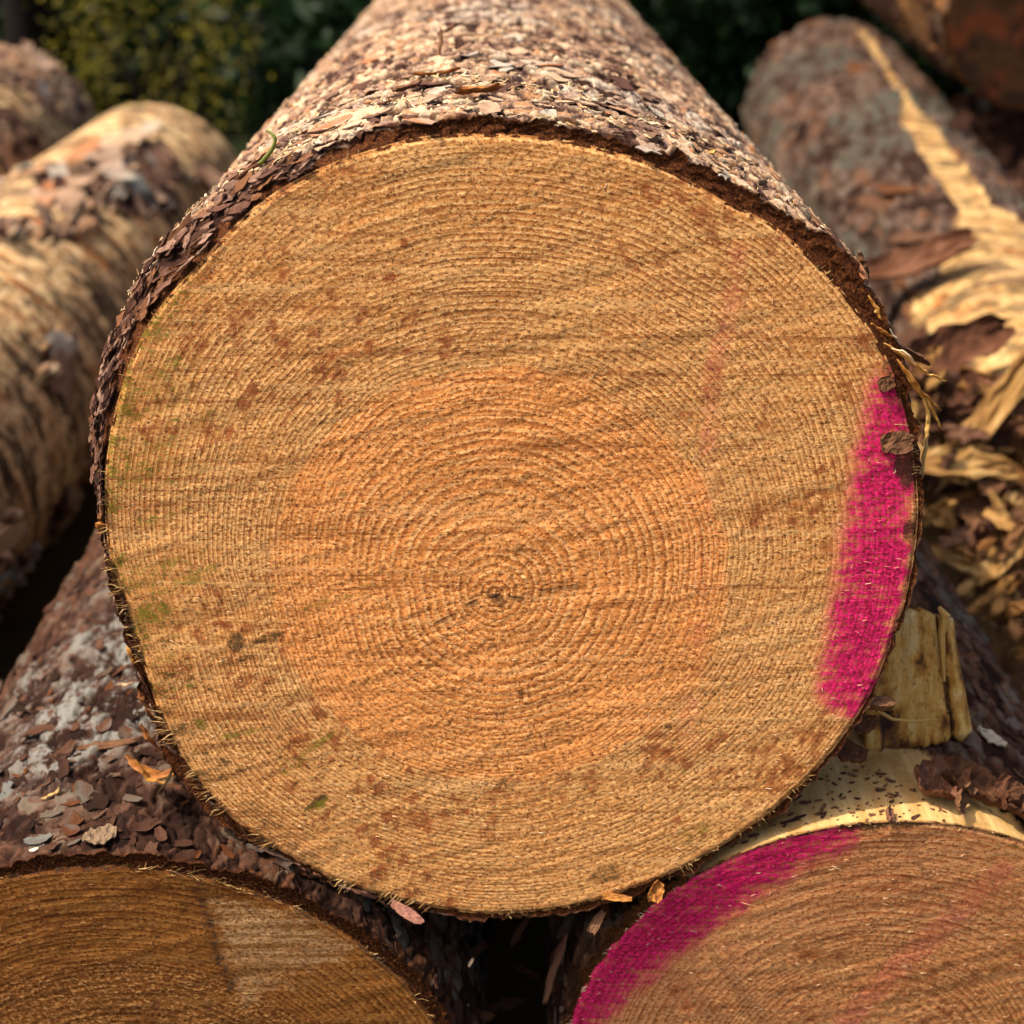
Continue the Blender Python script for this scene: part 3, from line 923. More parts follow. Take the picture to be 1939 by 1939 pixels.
def masks_ll(px, py, rho, th, X, Z):
    n2 = fbm(px / 26, py / 26, 52, 4)
    q = [(385, 1690), (520, 1715), (640, 1760), (700, 1805), (620, 1840), (450, 1895), (420, 1800)]
    ins = np.ones(px.shape, bool)
    cxp, cyp = 530, 1790
    val = np.full(px.shape, 1e9)
    for (x0, y0), (x1, y1) in zip(q, q[1:] + q[:1]):
        nx, ny = (y1 - y0), -(x1 - x0)
        L = math.hypot(nx, ny)
        sgn = 1 if (cxp - x0) * nx + (cyp - y0) * ny > 0 else -1
        val = np.minimum(val, sgn * ((px - x0) * nx + (py - y0) * ny) / L)
    patch = sstep(-34, 40, val + 46 * (n2 - 0.5)) * 0.9
    patch = np.maximum(patch, 0.6 * blob(px, py, 470, 1890, 18, 32, 0.1))
    dirt_shade = band(px, py, [(375, 1690), (400, 1760), (412, 1810), (440, 1870)], 13) * 0.62
    dirt_shade = np.maximum(dirt_shade, 0.6 * sstep(0.965, 0.995, rho))
    dirt_shade = np.maximum(dirt_shade, 0.35 * sstep(0.52, 0.7, n2) * (px < 420))
    return dict(patch=patch, dirt_shade=dirt_shade, heart=1 - sstep(0.62, 0.7, rho), spot=sstep(0.6, 0.7, n2) * 0.4)


def masks_lr(px, py, rho, th, X, Z):
    n1 = fbm(px / 60, py / 60, 61, 4)
    n2 = fbm(px / 24, py / 24, 62, 4)
    top = [(1030, 1985), (1090, 1900), (1160, 1835), (1260, 1750), (1350, 1690), (1430, 1640), (1520, 1595), (1600, 1575)]
    lo = band(px, py, top, 50)
    w = np.interp(px, [1050, 1300, 1500, 1600, 1680], [52, 50, 40, 26, 4])
    d = np.full(px.shape, 1e9)
    for (x0, y0), (x1, y1) in zip(top[:-1], top[1:]):
        vx, vy = x1 - x0, y1 - y0
        t = np.clip(((px - x0) * vx + (py - y0) * vy) / (vx * vx + vy * vy), 0, 1)
        d = np.minimum(d, np.hypot(px - x0 - t * vx, py - y0 - t * vy))
    pink = (1 - sstep(-40, 46, d - w + 34 * (n2 - 0.5))) * (0.8 + 0.5 * (n2 - .3))
    faint = band(px, py, [(1600, 1939), (1700, 1830), (1780, 1760), (1900, 1650)], 30)
    pink = np.maximum(pink, faint * 0.22)
    pink = np.maximum(pink, 0.12 * sstep(0.45, 0.65, n1) * blob(px, py, 1350, 1850, 260, 120, -0.8))
    dirt_shade = 0.9 * sstep(0.965, 0.99, rho + 0.01 * (n2 - .5)) * (px > 1590) * (px < 1760)
    dirt_shade = np.maximum(dirt_shade, 0.25 * sstep(0.97, 0.99, rho) * (px > 1590))
    return dict(pink=pink, dirt_shade=dirt_shade, heart=1 - sstep(0.55, 0.62, rho), green=0.35 * sstep(1750, 1900, px) * sstep(0.35, .6, n1), spot=sstep(0.62, 0.72, n1) * 0.5)


def circ_pts(c, Rw, ptsx, y0, e):
    return None


srow_lo = np.sort(np.concatenate([np.arange(0.003, 0.09, 0.0013), 0.09 + np.cumsum(np.geomspace(0.0013, 0.009, 120)), np.arange(0.62, 1.6, 0.016)]))
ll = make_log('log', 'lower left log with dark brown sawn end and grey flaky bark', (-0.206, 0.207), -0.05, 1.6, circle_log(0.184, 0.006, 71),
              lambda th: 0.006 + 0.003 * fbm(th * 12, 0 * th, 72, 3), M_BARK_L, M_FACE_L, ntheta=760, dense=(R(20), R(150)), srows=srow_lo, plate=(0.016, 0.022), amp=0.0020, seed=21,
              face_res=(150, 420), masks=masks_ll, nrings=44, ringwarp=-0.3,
              lich=lambda t, s, u: np.clip(0.8 * sstep(0.45, 0.6, fbm(u * 9, s * 7, 26, 3)) * sstep(0.05, 0.11, s) + np.exp(-((s - 0.14) / 0.07) ** 2 - ((t - R(103)) / 0.22) ** 2), 0, 1))


def peel_lr(th, s, u):
    dg = np.degrees(np.mod(th + math.pi, 2 * math.pi) - math.pi)
    reach = np.interp(dg, [30, 60, 75, 82, 92, 110, 124, 133, 170], [-0.03, 0.0, 0.03, 0.075, 0.095, 0.08, 0.035, -0.03, -0.03])
    return sstep(0.012, -0.012, s - reach) if False else 1 - sstep(-0.012, 0.012, s - reach)


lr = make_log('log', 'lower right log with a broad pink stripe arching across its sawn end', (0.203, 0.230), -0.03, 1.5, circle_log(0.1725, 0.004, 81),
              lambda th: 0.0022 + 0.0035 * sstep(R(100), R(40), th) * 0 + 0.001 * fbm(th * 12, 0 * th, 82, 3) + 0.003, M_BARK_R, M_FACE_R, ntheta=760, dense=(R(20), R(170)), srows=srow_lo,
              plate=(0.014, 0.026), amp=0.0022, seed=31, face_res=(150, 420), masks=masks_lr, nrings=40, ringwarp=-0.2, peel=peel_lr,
              lich=lambda t, s, u: 0.8 * sstep(0.52, 0.66, fbm(u * 10, s * 6, 36, 3)))

# ---- logs further back (out of focus)
srow_b = np.concatenate([np.linspace(0.004, 0.5, 60), np.linspace(0.51, 3.2, 165)])
patchy = lambda sd, lo, hi, fu=9, fs=5: (lambda th, s, u: sstep(lo, hi, fbm(u * fu + 3, s * fs, sd, 4)))
thin = lambda a: (lambda th: a + 0.002 * fbm(th * 9, 0 * th, 4, 3))
la = make_log('log', 'half-peeled pale log on the left, its rounded far end catching the sun', (-0.688, 0.2415), 0.25, 1.88, circle_log(0.182, 0.02, 91), thin(0.007), M_BARK_B, M_FACE_B,
              ntheta=420, dense=(R(-30), R(140)), srows=srow_b, plate=(0.03, 0.05), amp=0.007, seed=41, face_res=(20, 90), peel=lambda th, s, u: np.maximum(patchy(42, 0.36, 0.50)(th, s, u), sstep(1.55, 1.7, s)), nrings=40,  # far end made pale; the sun on it is put into the colour
              lich=patchy(43, 0.55, 0.65))
lb = make_log('log', 'log at the far left edge, purplish bark with a torn cream strip', (-1.10, 0.264), 0.4, 2.15, circle_log(0.212, 0.02, 93), thin(0.008), M_BARK_B, M_FACE_B,
              ntheta=420, dense=(R(-30), R(140)), srows=srow_b, plate=(0.03, 0.05), amp=0.004, seed=51, face_res=(20, 90), peel=patchy(52, 0.50, 0.60), nrings=40)


def masks_torn(px, py, rho, th, X, Z):
    m = fbm(X * 30, Z * 30, 65, 4)
    return dict(dirt_shade=0.95 * sstep(0.30, 0.55, m + 0.25 * (rho - 0.5)), spot=sstep(0.5, 0.6, fbm(X * 18 + 5, Z * 18, 66, 4)), heart=0 * rho)


YAWC = math.atan((0.75 - 0.55) / (2.83 - 0.66))


def peel_strip(th, s, u):
    dg = np.degrees(th)
    c = 84 + 5 * np.sin(s * 2.5)
    wd = np.interp(s, [0, 0.3, 0.55, 0.8, 1.05, 1.25, 1.45, 1.9, 2.05, 2.1], [60, 55, 6, 9, 8, 1, 2.6, 2.2, 2, 0]) * (0.75 + 0.6 * fbm(s * 9, 0 * s, 63, 3))
    return 1 - sstep(-1.5, 2.5, np.abs(dg - c + 18 * (1 - sstep(0.3, 0.6, s))) - wd)


lc = make_log('log', 'grey-brown log on the right with a long peeled cream strip along its top', (0.55, 0.265), 0.66, 2.17, circle_log(0.150, 0.02, 95), thin(0.008), M_BARK_G, M_FACE_B,
              yaw=YAWC, rise=0.019, taper=-0.12, ntheta=520, dense=(R(-20), R(190)), srows=srow_b, plate=(0.024, 0.04), amp=0.0060, seed=61, face_res=(60, 200), peel=peel_strip, nrings=40, masks=masks_torn,
              lich=patchy(64, 0.5, 0.62))
ld = make_log('log', 'dark upper log at the top right corner, its top edge glowing orange', (0.86, 0.62), 1.80, 1.6, circle_log(0.150, 0.02, 97), thin(0.009), M_BARK_T, M_FACE_D,
              yaw=R(6), ntheta=320, dense=(R(-30), R(210)), srows=srow_b, plate=(0.03, 0.05), amp=0.004, seed=71, face_res=(60, 160), peel=patchy(72, 0.50, 0.62), nrings=34, masks=lambda px, py, rho, th, X, Z: dict(dirt_shade=0.55 + 0.4 * sstep(0.35, 0.6, fbm(X * 22, Z * 22, 67, 4)), spot=0.8 * sstep(0.4, 0.6, fbm(X * 30 + 3, Z * 30, 68, 4))))  # this mask darkens the whole end for the shade it lies in
le = make_log('log', 'dull purple-brown log low at the right edge, behind the peeled log', (0.98, 0.225), 1.2, 1.15, circle_log(0.19, 0.02, 99), thin(0.009), M_BARK_R, M_FACE_B,
              yaw=R(1), ntheta=320, dense=(R(-30), R(210)), srows=srow_b, plate=(0.03, 0.05), amp=0.004, seed=81, face_res=(20, 90), nrings=34)

# ------------------------------------------------------------------ bark flakes
def flake_set(mat, k, sizes, seed):
    out = []
    g = np.random.default_rng(seed)
    for i in range(k):
        L = g.uniform(*sizes)
        V, F = slab(L, L * g.uniform(0.45, 0.8), 5, 4, g.uniform(0.0005, 0.0011), g.uniform(-0.16, 0.10), g.uniform(-0.10, 0.14), 0.42, 0.25, seed * 100 + i, 0.0004, 0.25)
        out.append((mesh_data('bark_flake', V, F, mat, None, False), L, V, F))
    return out


def scatter_flakes(lg, mat, n_obj, n_stuff, smax, sizes, seed, stuff_mat, th_rng=(R(5), R(175)), lift=(2, 26), small=(0.004, 0.010), smin=0.004):
    d = SURF[lg]
    g = np.random.default_rng(seed)
    P = d['P'].reshape(-1, 3)
    Nn = d['N'].reshape(-1, 3)
    px, py, z = project(P)
    view = CAM - P
    view /= np.linalg.norm(view, axis=1)[:, None]
    ok = (px > -40) & (px < 1980) & (py > -40) & (py < 1980) & (np.einsum('ij,ij->i', view, Nn) > -0.05)
    ok &= (d['s'].ravel() < smax) & (d['s'].ravel() > smin) & (d['th'].ravel() > th_rng[0]) & (d['th'].ravel() < th_rng[1]) & (d['peel'].ravel() < 0.35)
    idx = np.nonzero(ok)[0]
    if len(idx) == 0:
        return
    # weight by area covered: rows are unevenly spaced
    ds = np.gradient(d['s'][:, 0])
    wgt = np.repeat(ds, d['P'].shape[1])[idx]
    wgt = wgt / (d['s'].ravel()[idx] + 0.12)
    wgt = wgt / wgt.sum()
    kinds = flake_set(mat, 14, sizes, seed)
    pick = g.choice(idx, n_obj + n_stuff, p=wgt)
    mb = MB()
    for q, i in enumerate(pick):
        nrm = Vector(Nn[i])
        ax = Vector((0, 1, 0))
        tg = nrm.cross(ax)
        a = g.normal(0, 0.9)
        xd = (ax * math.cos(a) + tg * math.sin(a)).normalized()
        tilt = R(g.uniform(*lift)) * (1 if g.random() < 0.85 else 1.8)
        M = frame(P[i], xd, nrm)
        M = M @ Matrix.Rotation(-tilt, 4, 'Y') @ Matrix.Rotation(g.normal(0, 0.12), 4, 'X')
        if q < n_obj:
            me, L, V, F = kinds[q % len(kinds)]
            M.translation = Vector(P[i]) + nrm * (0.0006 + 0.40 * L * math.sin(tilt))
            put('bark_flake', me, M, d['bark'])
        else:
            L = g.uniform(*small)
            V, F = slab(L, L * g.uniform(0.35, 0.8), 3, 3, 0.0006, g.uniform(-0.1, 0.3), g.uniform(0, 0.2), 0.35, 0.2, int(g.integers(1e6)))
            M.translation = Vector(P[i]) + nrm * (0.0004 + 0.35 * L * math.sin(tilt))
            mb.add(xf(V, M), F, g.random())
    if mb.v:
        o = mb.build('bark_scale', stuff_mat, d['bark'])
        o['kind'] = 'stuff'


M_SCALE = tint_material('bark_scale_pink', [(0.09, 0.042, 0.03), (0.20, 0.105, 0.068), (0.34, 0.215, 0.14), (0.46, 0.32, 0.21), (0.32, 0.12, 0.04), (0.58, 0.44, 0.29)], 0.9, 220, 'tint', 0.1)
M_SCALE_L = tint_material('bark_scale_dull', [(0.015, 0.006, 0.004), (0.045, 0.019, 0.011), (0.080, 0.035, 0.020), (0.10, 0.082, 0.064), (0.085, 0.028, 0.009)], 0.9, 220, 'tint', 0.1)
scatter_flakes(main, M_FLAKE, 240, 1000, 1.2, (0.007, 0.020), 5, M_SCALE, lift=(0, 5), small=(0.002, 0.008))
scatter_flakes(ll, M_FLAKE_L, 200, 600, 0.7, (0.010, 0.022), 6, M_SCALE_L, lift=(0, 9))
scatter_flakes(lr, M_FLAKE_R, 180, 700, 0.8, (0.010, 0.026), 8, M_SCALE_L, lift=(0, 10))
scatter_flakes(la, M_FLAKE, 40, 0, 1.9, (0.03, 0.07), 9, M_SCALE)
scatter_flakes(lb, M_FLAKE, 15, 0, 2.2, (0.03, 0.07), 10, M_SCALE)
scatter_flakes(lc, M_FLAKE_R, 50, 0, 1.83, (0.025, 0.06), 11, M_SCALE)
scatter_flakes(ld, M_FLAKE_R, 15, 0, 1.0, (0.03, 0.06), 12, M_SCALE)
scatter_flakes(le, M_FLAKE_R, 15, 0, 1.2, (0.03, 0.06), 13, M_SCALE)


# layered bark edge on the left of the central log: thin shards lying along the rim
def shards(lg, a, b, n, seed):
    dd = SURF[lg]
    g = np.random.default_rng(seed)
    kinds = []
    for i in range(10):
        L = g.uniform(0.004, 0.014)
        V, F = slab(L, L * g.uniform(0.22, 0.45), 6, 3, g.uniform(0.0006, 0.0012), g.uniform(-.1, .25), g.uniform(-.12, .08), 0.45, 0.3, 900 + i, 0.0004, 0.6)
        kinds.append(mesh_data('bark_shard', V, F, M_SHARD, None, False))
    for q in range(n):
        t = R(g.uniform(a, b))
        rw_, tk_ = float(r_main(np.array([t]))[0]), float(tk_main(np.array([t]))[0])
        f = g.uniform(0.25, 1.08)
        rr = rw_ + tk_ * f
        p = np.array([pith[0] + rr * math.cos(t), 0, pith[2] + rr * math.sin(t)])
        p[1] = (p[2] - 0.56) * math.tan(TILT) + 1.3 * tk_ * f ** 1.3 - g.uniform(0.0005, 0.002)
        rad = Vector((math.cos(t), 0, math.sin(t)))
        tan = Vector((-math.sin(t), 0, math.cos(t)))
        nrm = rad * g.uniform(0.5, 1.0) + Vector((0, -1, 0)) * g.uniform(0.1, 0.9)
        M = frame(p, tan * (1 if g.random() < .5 else -1) + Vector((0, g.normal(0, .25), 0)) + rad * g.normal(0, .18), nrm)
        put('bark_shard', kinds[q % 10], M, dd['bark'])


M_SHARD = tint_material('bark_shard', [(0.022, 0.009, 0.006), (0.06, 0.026, 0.017), (0.13, 0.062, 0.042), (0.26, 0.155, 0.11), (0.035, 0.014, 0.009), (0.17, 0.075, 0.035)], 0.9, 160, 'object', 0.1)
shards(main, 112, 168, 200, 33)
shards(main, 182, 250, 60, 34)

# ------------------------------------------------------------------ sawdust, fibres, fringes
def sawdust(lg, n, smax, seed, ths, lens=(0.0015, 0.006)):
    d = SURF[lg]
    g = np.random.default_rng(seed)
    P = d['P'].reshape(-1, 3)
    sel = np.nonzero((d['s'].ravel() < smax) & (d['th'].ravel() > ths[0]) & (d['th'].ravel() < ths[1]))[0]
    cl = fbm(d['th'].ravel()[sel] * 9, d['s'].ravel()[sel] * 30, seed, 3)
    w = np.clip(cl - 0.42, 0.005, 1) ** 2
    pick = g.choice(sel, n, p=w / w.sum())
    mb = MB()
    for i in pick:
        L = g.uniform(*lens)
        nrm = d['N'].reshape(-1, 3)[i]
        xd = g.normal(0, 1, 3)
        V, F = slab(L, L * g.uniform(0.12, 0.35), 3, 2, 0.0003, 0, g.uniform(-0.2, 0.2), 0.3, 0.3, int(g.integers(1e6)))
        M = frame(P[i] + nrm * 0.0011, xd - nrm * np.dot(xd, nrm) * 0.85, nrm)
        mb.add(xf(V, M), F, g.random())
    return mb


mb = sawdust(main, 900, 0.16, 15, (R(40), R(150)))
tag(mb.build('sawdust', M_DUST), 'pale sawdust sprinkled on top of the central log near its sawn end', None, None, 'stuff')


def fringe(lg, ranges, seed, mat, fw=(0.4, 0.9), parent='face'):
    """torn fibres standing off the rim of the sawn face"""
    d = SURF[lg]
    E = d['edge']
    nT = len(E)
    th = np.linspace(-math.pi, math.pi, nT, endpoint=False)
    g = np.random.default_rng(seed)
    mb = MB()
    for (a, b, n, l0, l1, skew) in ranges:
        for _ in range(n):
            t = R(g.uniform(a, b))
            dens = fbm(np.array([t * 14]), np.array([0.0]), seed, 2)[0]
            if dens < 0.47:
                continue
            tw = (t + math.pi) % (2 * math.pi) - math.pi
            i = int((tw + math.pi) / (2 * math.pi) * nT) % nT
            p = E[i]
            rad = np.array([math.cos(t), 0, math.sin(t)])
            tan = np.array([-math.sin(t), 0, math.cos(t)])
            L = g.uniform(l0, l1) * (0.5 + dens)
            di = rad * g.uniform(*fw) + tan * (skew + g.normal(0, 0.25)) + np.array([0, g.uniform(-0.5, 0.1), 0])
            di /= np.linalg.norm(di)
            st = p - rad * g.uniform(0.0005, 0.004) + np.array([0, -0.0003, 0])
            mid = st + di * L * 0.55 + g.normal(0, 0.0004, 3)
            end = st + di * L + np.array([0, 0, -0.08 * L]) + g.normal(0, 0.0006, 3)
            w = g.uniform(0.00022, 0.0006)
            V, F = tube([st, mid, end], [w, w * 0.8, w * 0.25], 4, 0.6)
            mb.add(V, F, g.random())
    o = mb.build('fringe', mat, d['face'])
    o['kind'] = 'stuff'


fringe(main, [(158, 200, 190, 0.002, 0.008, -0.2), (200, 238, 260, 0.002, 0.008, -0.5), (238, 262, 120, 0.002, 0.007, -0.6), (262, 330, 90, 0.002, 0.004, 0.2), (20, 158, 130, 0.0015, 0.004, 0), (14, 26, 40, 0.003, 0.006, -.2)], 18, M_FIBRE)
fringe(ll, [(58, 90, 80, 0.002, 0.008, -0.3), (25, 50, 40, 0.002, 0.006, -0.3), (95, 130, 40, 0.002, 0.004, 0)], 19, M_FIBRE, (0.1, 0.8))
fringe(lr, [(60, 180, 160, 0.0015, 0.004, 0.2)], 20, M_FIBRE_P)


def face_fibres(lg, n, seed, mat, rmax=0.98, lens=(0.001, 0.0035), ok=None):
    d = SURF[lg]
    FPt = d['FP']
    nR, nT = FPt.shape[:2]
    g = np.random.default_rng(seed)
    mb = MB()
    c = 0
    while c < n:
        i = int(math.sqrt(g.random()) * rmax * nR)
        j = int(g.integers(nT))
        p = FPt[i, j]
        if ok is not None and not ok(*project(p[None])[:2]):
            continue
        c += 1
        a = g.normal(0.3, 0.9)
        di = np.array([math.cos(a), g.uniform(-0.35, -0.02), math.sin(a)])
        L = g.uniform(*lens) * (2.2 if g.random() < 0.06 else 1)
        w = g.uniform(0.00010, 0.00024)
        p0 = p + np.array([0, -0.0003, 0])
        V, F = tube([p0, p0 + di * L * 0.5 + g.normal(0, 0.0002, 3), p0 + di * L], [w, w, w * 0.3], 3, 0.6)
        mb.add(V, F, g.random())
    o = mb.build('loose_fibre', mat, d['face'])
    o['kind'] = 'stuff'


face_fibres(main, 900, 22, M_FIBRE_P)
face_fibres(ll, 260, 23, M_FIBRE, ok=lambda x, y: y < 1960 and x > -20)
face_fibres(lr, 240, 24, M_FIBRE_P, ok=lambda x, y: y < 1960 and x < 1960)

# drying crack across the pith
def on_face(px, py, off=0.0):
    return hit(px, py, O + NF * off, NF)


mb = MB()
for pts, w in (([(928, 1131), (938, 1128), (947, 1124)], 0.0009), ([(820, 1181), (845, 1168), (862, 1160)], 0.00020), ([(880, 1146), (893, 1139), (903, 1135)], 0.0004),
               ([(962, 1128), (978, 1130), (990, 1131)], 0.00035), ([(1020, 1117), (1048, 1114), (1062, 1110), (1085, 1107), (1108, 1104)], 0.00020), ([(940, 1120), (937, 1130), (946, 1138)], 0.0004)):
    P3 = np.array([on_face(x, y, 0.0002) for x, y in pts])
    n_ = len(P3)
    V, F = tube(P3, [w * (0.35 + math.sin(math.pi * (k + 0.5) / n_)) for k in range(n_)], 4, 0.5)
    mb.add(V, F, 0.05)
mb.build('drying_crack', M_DARK, SURF[main]['face'])

# ------------------------------------------------------------------ pieces on and around the central log
def piece(name, label, cat, px, py, depth_n, L, W, ang, mat, thick=0.0015, bend=0.15, bendl=0.1, seed=0, tiltx=0.0, tilty=0.0, P=None, n=None, nu=9, nv=6, jag=0.18, tint=0.5, group=None, taper=0.2):
    """flat-ish loose piece near the sawn ends; ang = direction of its length in the picture plane"""
    pos = hit(px, py, P if P is not None else O + NF * depth_n, n if n is not None else NF)
    xd = RT * math.cos(ang) + UP * math.sin(ang)
    zd = -FW
    M = frame(pos, xd, zd) @ Matrix.Rotation(tiltx, 4, 'X') @ Matrix.Rotation(tilty, 4, 'Y')
    V, F = slab(L, W, 14 if min(L, W) > 0.004 else nu, 9 if min(L, W) > 0.004 else nv, thick, bend, bendl, jag, taper, seed, 0.0004)
    o = mk(name, xf(V, M), F, mat, None, {'tint': np.clip(tint + np.random.default_rng(seed).normal(0, 0.12, len(V)), 0, 1)}, False, loc=pos)
    tag(o, label, cat, group)
    return o


PXM = 0.7 / FOC            # metres per picture unit at the sawn face
piece('bark_chip', 'larger squarish brown bark chip stuck on the pink stripe', 'bark chip', 1699, 838, 0.0022, 60 * PXM, 44 * PXM, 0.05, M_CHIP, 0.0035, 0.03, 0.03, 201, jag=0.10, tint=0.6, taper=0.05)
piece('bark_chip', 'small brown bark chip stuck at the top of the pink stripe', 'bark chip', 1679, 726, 0.0018, 30 * PXM, 30 * PXM, 0.3, M_CHIP, 0.003, 0.03, 0.03, 202, jag=0.10, tint=0.45, taper=0.05)

# torn tuft on the right edge: orange fibres and bark shreds, parts of the central log
def shred(pts, rad, mat, tint, y=0.0, flat=0.35, ns=6, name='torn_shred', parent=None):
    pl = np.array([0, y, 0.56])
    P3 = [hit(px, py, pl + np.array([0, yy, 0]), (0, -1, 0)) for px, py, yy in pts]
    P3 = np.array(P3)
    tt = np.linspace(0, 1, len(P3))
    t2 = np.linspace(0, 1, len(P3) * 3)
    Q = np.stack([np.interp(t2, tt, P3[:, k]) for k in range(3)], -1)
    Q += np.random.default_rng(len(pts) + int(pts[0][0])).normal(0, 0.0003, Q.shape)
    rr = np.interp(t2, tt, rad)
    V, F = tube(Q, rr, ns, flat)
    o = mk(name, V, F, mat, parent if parent is not None else main, {'tint': np.clip(tint + np.random.default_rng(3).normal(0, 0.1, len(V)), 0, 1)}, False)
    return o


MMc = PXM
shred([(1668, 640, .01), (1700, 660, .012), (1735, 675, .02), (1760, 690, .02)], [.002, .004, .006, .002], M_DARK, 0.85, 0.02)
shred([(1675, 650, .004), (1710, 672, .002), (1745, 700, .004), (1770, 712, .004), (1790, 722, .006)], [.0012, .0022, .002, .0014, .0004], M_AMBER, 0.8, 0.0)
shred([(1690, 660, .002), (1715, 668, .0), (1735, 690, .0)], [.001, .0018, .0006], M_FIBRE_P, 0.6, -0.002)
shred([(1700, 680, .006), (1722, 715, .004), (1745, 745, .005), (1765, 762, .006), (1782, 778, .008)], [.0012, .003, .0026, .0016, .0005], M_AMBER, 0.62, 0.004)
shred([(1735, 735, .006), (1755, 760, .006), (1772, 790, .006), (1785, 815, .006)], [.0012, .0018, .0016, .0004], M_AMBER, 0.75, 0.004)
shred([(1745, 745, .006), (1758, 782, .006), (1755, 815, .006), (1748, 845, .006)], [.001, .0012, .001, .0008], M_AMBER, 0.85, 0.004)
shred([(1757, 790, .008), (1755, 830, .008), (1749, 870, .008), (1745, 905, .008)], [.0006, .0009, .0010, .0006], M_FIBRE, 0.85, 0.004, 1.0)
shred([(1645, 560, .008), (1660, 585, .006), (1668, 605, .006)], [.001, .0022, .0006], M_AMBER, 0.7, 0.01)
shred([(1650, 612, .006), (1672, 628, .005), (1692, 640, .006)], [.001, .0022, .0008], M_AMBER, 0.45, 0.008)
shred([(1632, 540, .03), (1634, 505, .03), (1630, 478, .03)], [.0022, .0030, .0014], M_CHIP, 0.7, 0.02)
shred([(1622, 530, .03), (1619, 500, .03), (1615, 472, .03)], [.0008, .0008, .0003], M_CHIP, 0.6, 0.02)
shred([(1636, 545, .03), (1641, 520, .03), (1639, 495, .03)], [.0016, .0016, .0006], M_DARK, 0.5, 0.022)
# amber curl of inner bark at the lower left of the rim
shred([(240, 1432, .01), (265, 1455, .004), (300, 1470, .0), (330, 1462, .0), (345, 1440, .004)], [.0015, .0045, .006, .005, .002], M_AMBER, 0.35, -0.004, 0.3, 8)
shred([(258, 1440, .0), (280, 1475, -.004), (315, 1482, -.004)], [.001, .0032, .0012], M_AMBER, 0.6, -0.006, 0.3)
shred([(300, 1500, -.004), (318, 1478, -.004), (328, 1450, -.004)], [.0006, .0016, .0012], M_FIBRE, 0.75, -0.006, 0.4)
for q, (a, b, c_, d_, tn) in enumerate([(262, 1300, 285, 1350, .2), (290, 1330, 318, 1395, .35), (300, 1390, 330, 1450, .15), (265, 1370, 300, 1420, .3), (335, 1440, 362, 1490, .3), (350, 1480, 385, 1530, .1),
                                       (205, 1040, 215, 1090, .5), (192, 960, 196, 1020, .35), (215, 1100, 240, 1150, .4), (246, 1200, 256, 1260, .5), (380, 1520, 430, 1560, .3), (560, 1640, 620, 1672, .25)]):
    shred([(a, b, .006), ((a + c_) / 2 - 4, (b + d_) / 2, .003), (c_, d_, .005)], [.001, .0032, .0012], M_AMBER, tn, 0.0, 0.45)
shred([(285, 1210, .004), (300, 1300, -.001), (325, 1370, .0)], [.0014, .0010, .0006], M_AMBER, 0.55, -0.004, 0.4)

# flakes standing on top of the central log
d = SURF[main]


def top_piece(name, label, cat, px, py, L, W, rotz, tilt, mat, tint, seed, bend=0.2, bendl=0.1, thick=0.0012, group=None):
    # walk the ray to the bark surface
    P = d['P'].reshape(-1, 3)
    qx, qy, _ = project(P)
    sel = np.nonzero(d['N'].reshape(-1, 3)[:, 2] > 0.2)[0]
    i = sel[np.argmin((qx[sel] - px) ** 2 + (qy[sel] - py) ** 2)]
    nrm = Vector(d['N'].reshape(-1, 3)[i])
    M = frame(P[i] + np.array(nrm) * (0.002 + 0.45 * L * abs(math.sin(tilt))), (math.cos(rotz), math.sin(rotz), 0), nrm) @ Matrix.Rotation(-tilt, 4, 'Y')
    V, F = slab(L, W, 8, 5, thick, bend, bendl, 0.2, 0.35, seed, 0.0005)
    o = mk(name, xf(V, M), F, mat, None, {'tint': np.clip(tint + np.random.default_rng(seed).normal(0, 0.1, len(V)), 0, 1)}, False, loc=P[i])
    return tag(o, label, cat, group)


top_piece('bark_flake', 'thin reddish bark sliver standing upright on top of the central log', 'bark flake', 838, 112, 0.016, 0.005, 0.4, R(80), M_CHIP, 0.9, 301)
top_piece('bark_flake', 'dark purple bark flake lying above the upright sliver', 'bark flake', 850, 70, 0.014, 0.010, 0.2, R(25), M_DARK, 0.9, 302)
top_piece('bark_flake', 'rust-red curled bark flake near the top edge of the sawn end', 'bark flake', 908, 182, 0.022, 0.008, 0.05, R(6), M_AMBER, 0.35, 303, 0.5)
top_piece('bark_flake', 'long narrow orange-brown bark flake left of the log top', 'bark flake', 830, 150, 0.026, 0.006, 0.25, R(5), M_AMBER, 0.3, 304, 0.3)
top_piece('bark_flake', 'purple-grey bark flake with a hole at the upper left of the log top', 'bark flake', 775, 178, 0.016, 0.012, 0.5, R(12), M_DARK, 0.95, 305)
top_piece('bark_flake', 'small bright orange flake on the right shoulder of the log', 'bark flake', 1343, 298, 0.005, 0.003, 0.3, R(20), M_AMBER, 0.95, 306)

# green needle curling off the left shoulder with a dark twig at its foot
def curve_on(pts, y, rad, ns=6):
    P3 = np.array([hit(px, py, (0, y + yy, 0.7), (0, -1, 0)) for px, py, yy in pts])
    t = np.linspace(0, 1, len(P3))
    t2 = np.linspace(0, 1, 22)
    co = [np.polyfit(t, P3[:, k], min(4, len(P3) - 1)) for k in range(3)]
    Q = np.stack([np.polyval(c, t2) for c in co], -1)
    return tube(Q, np.interp(t2, t, rad), ns)


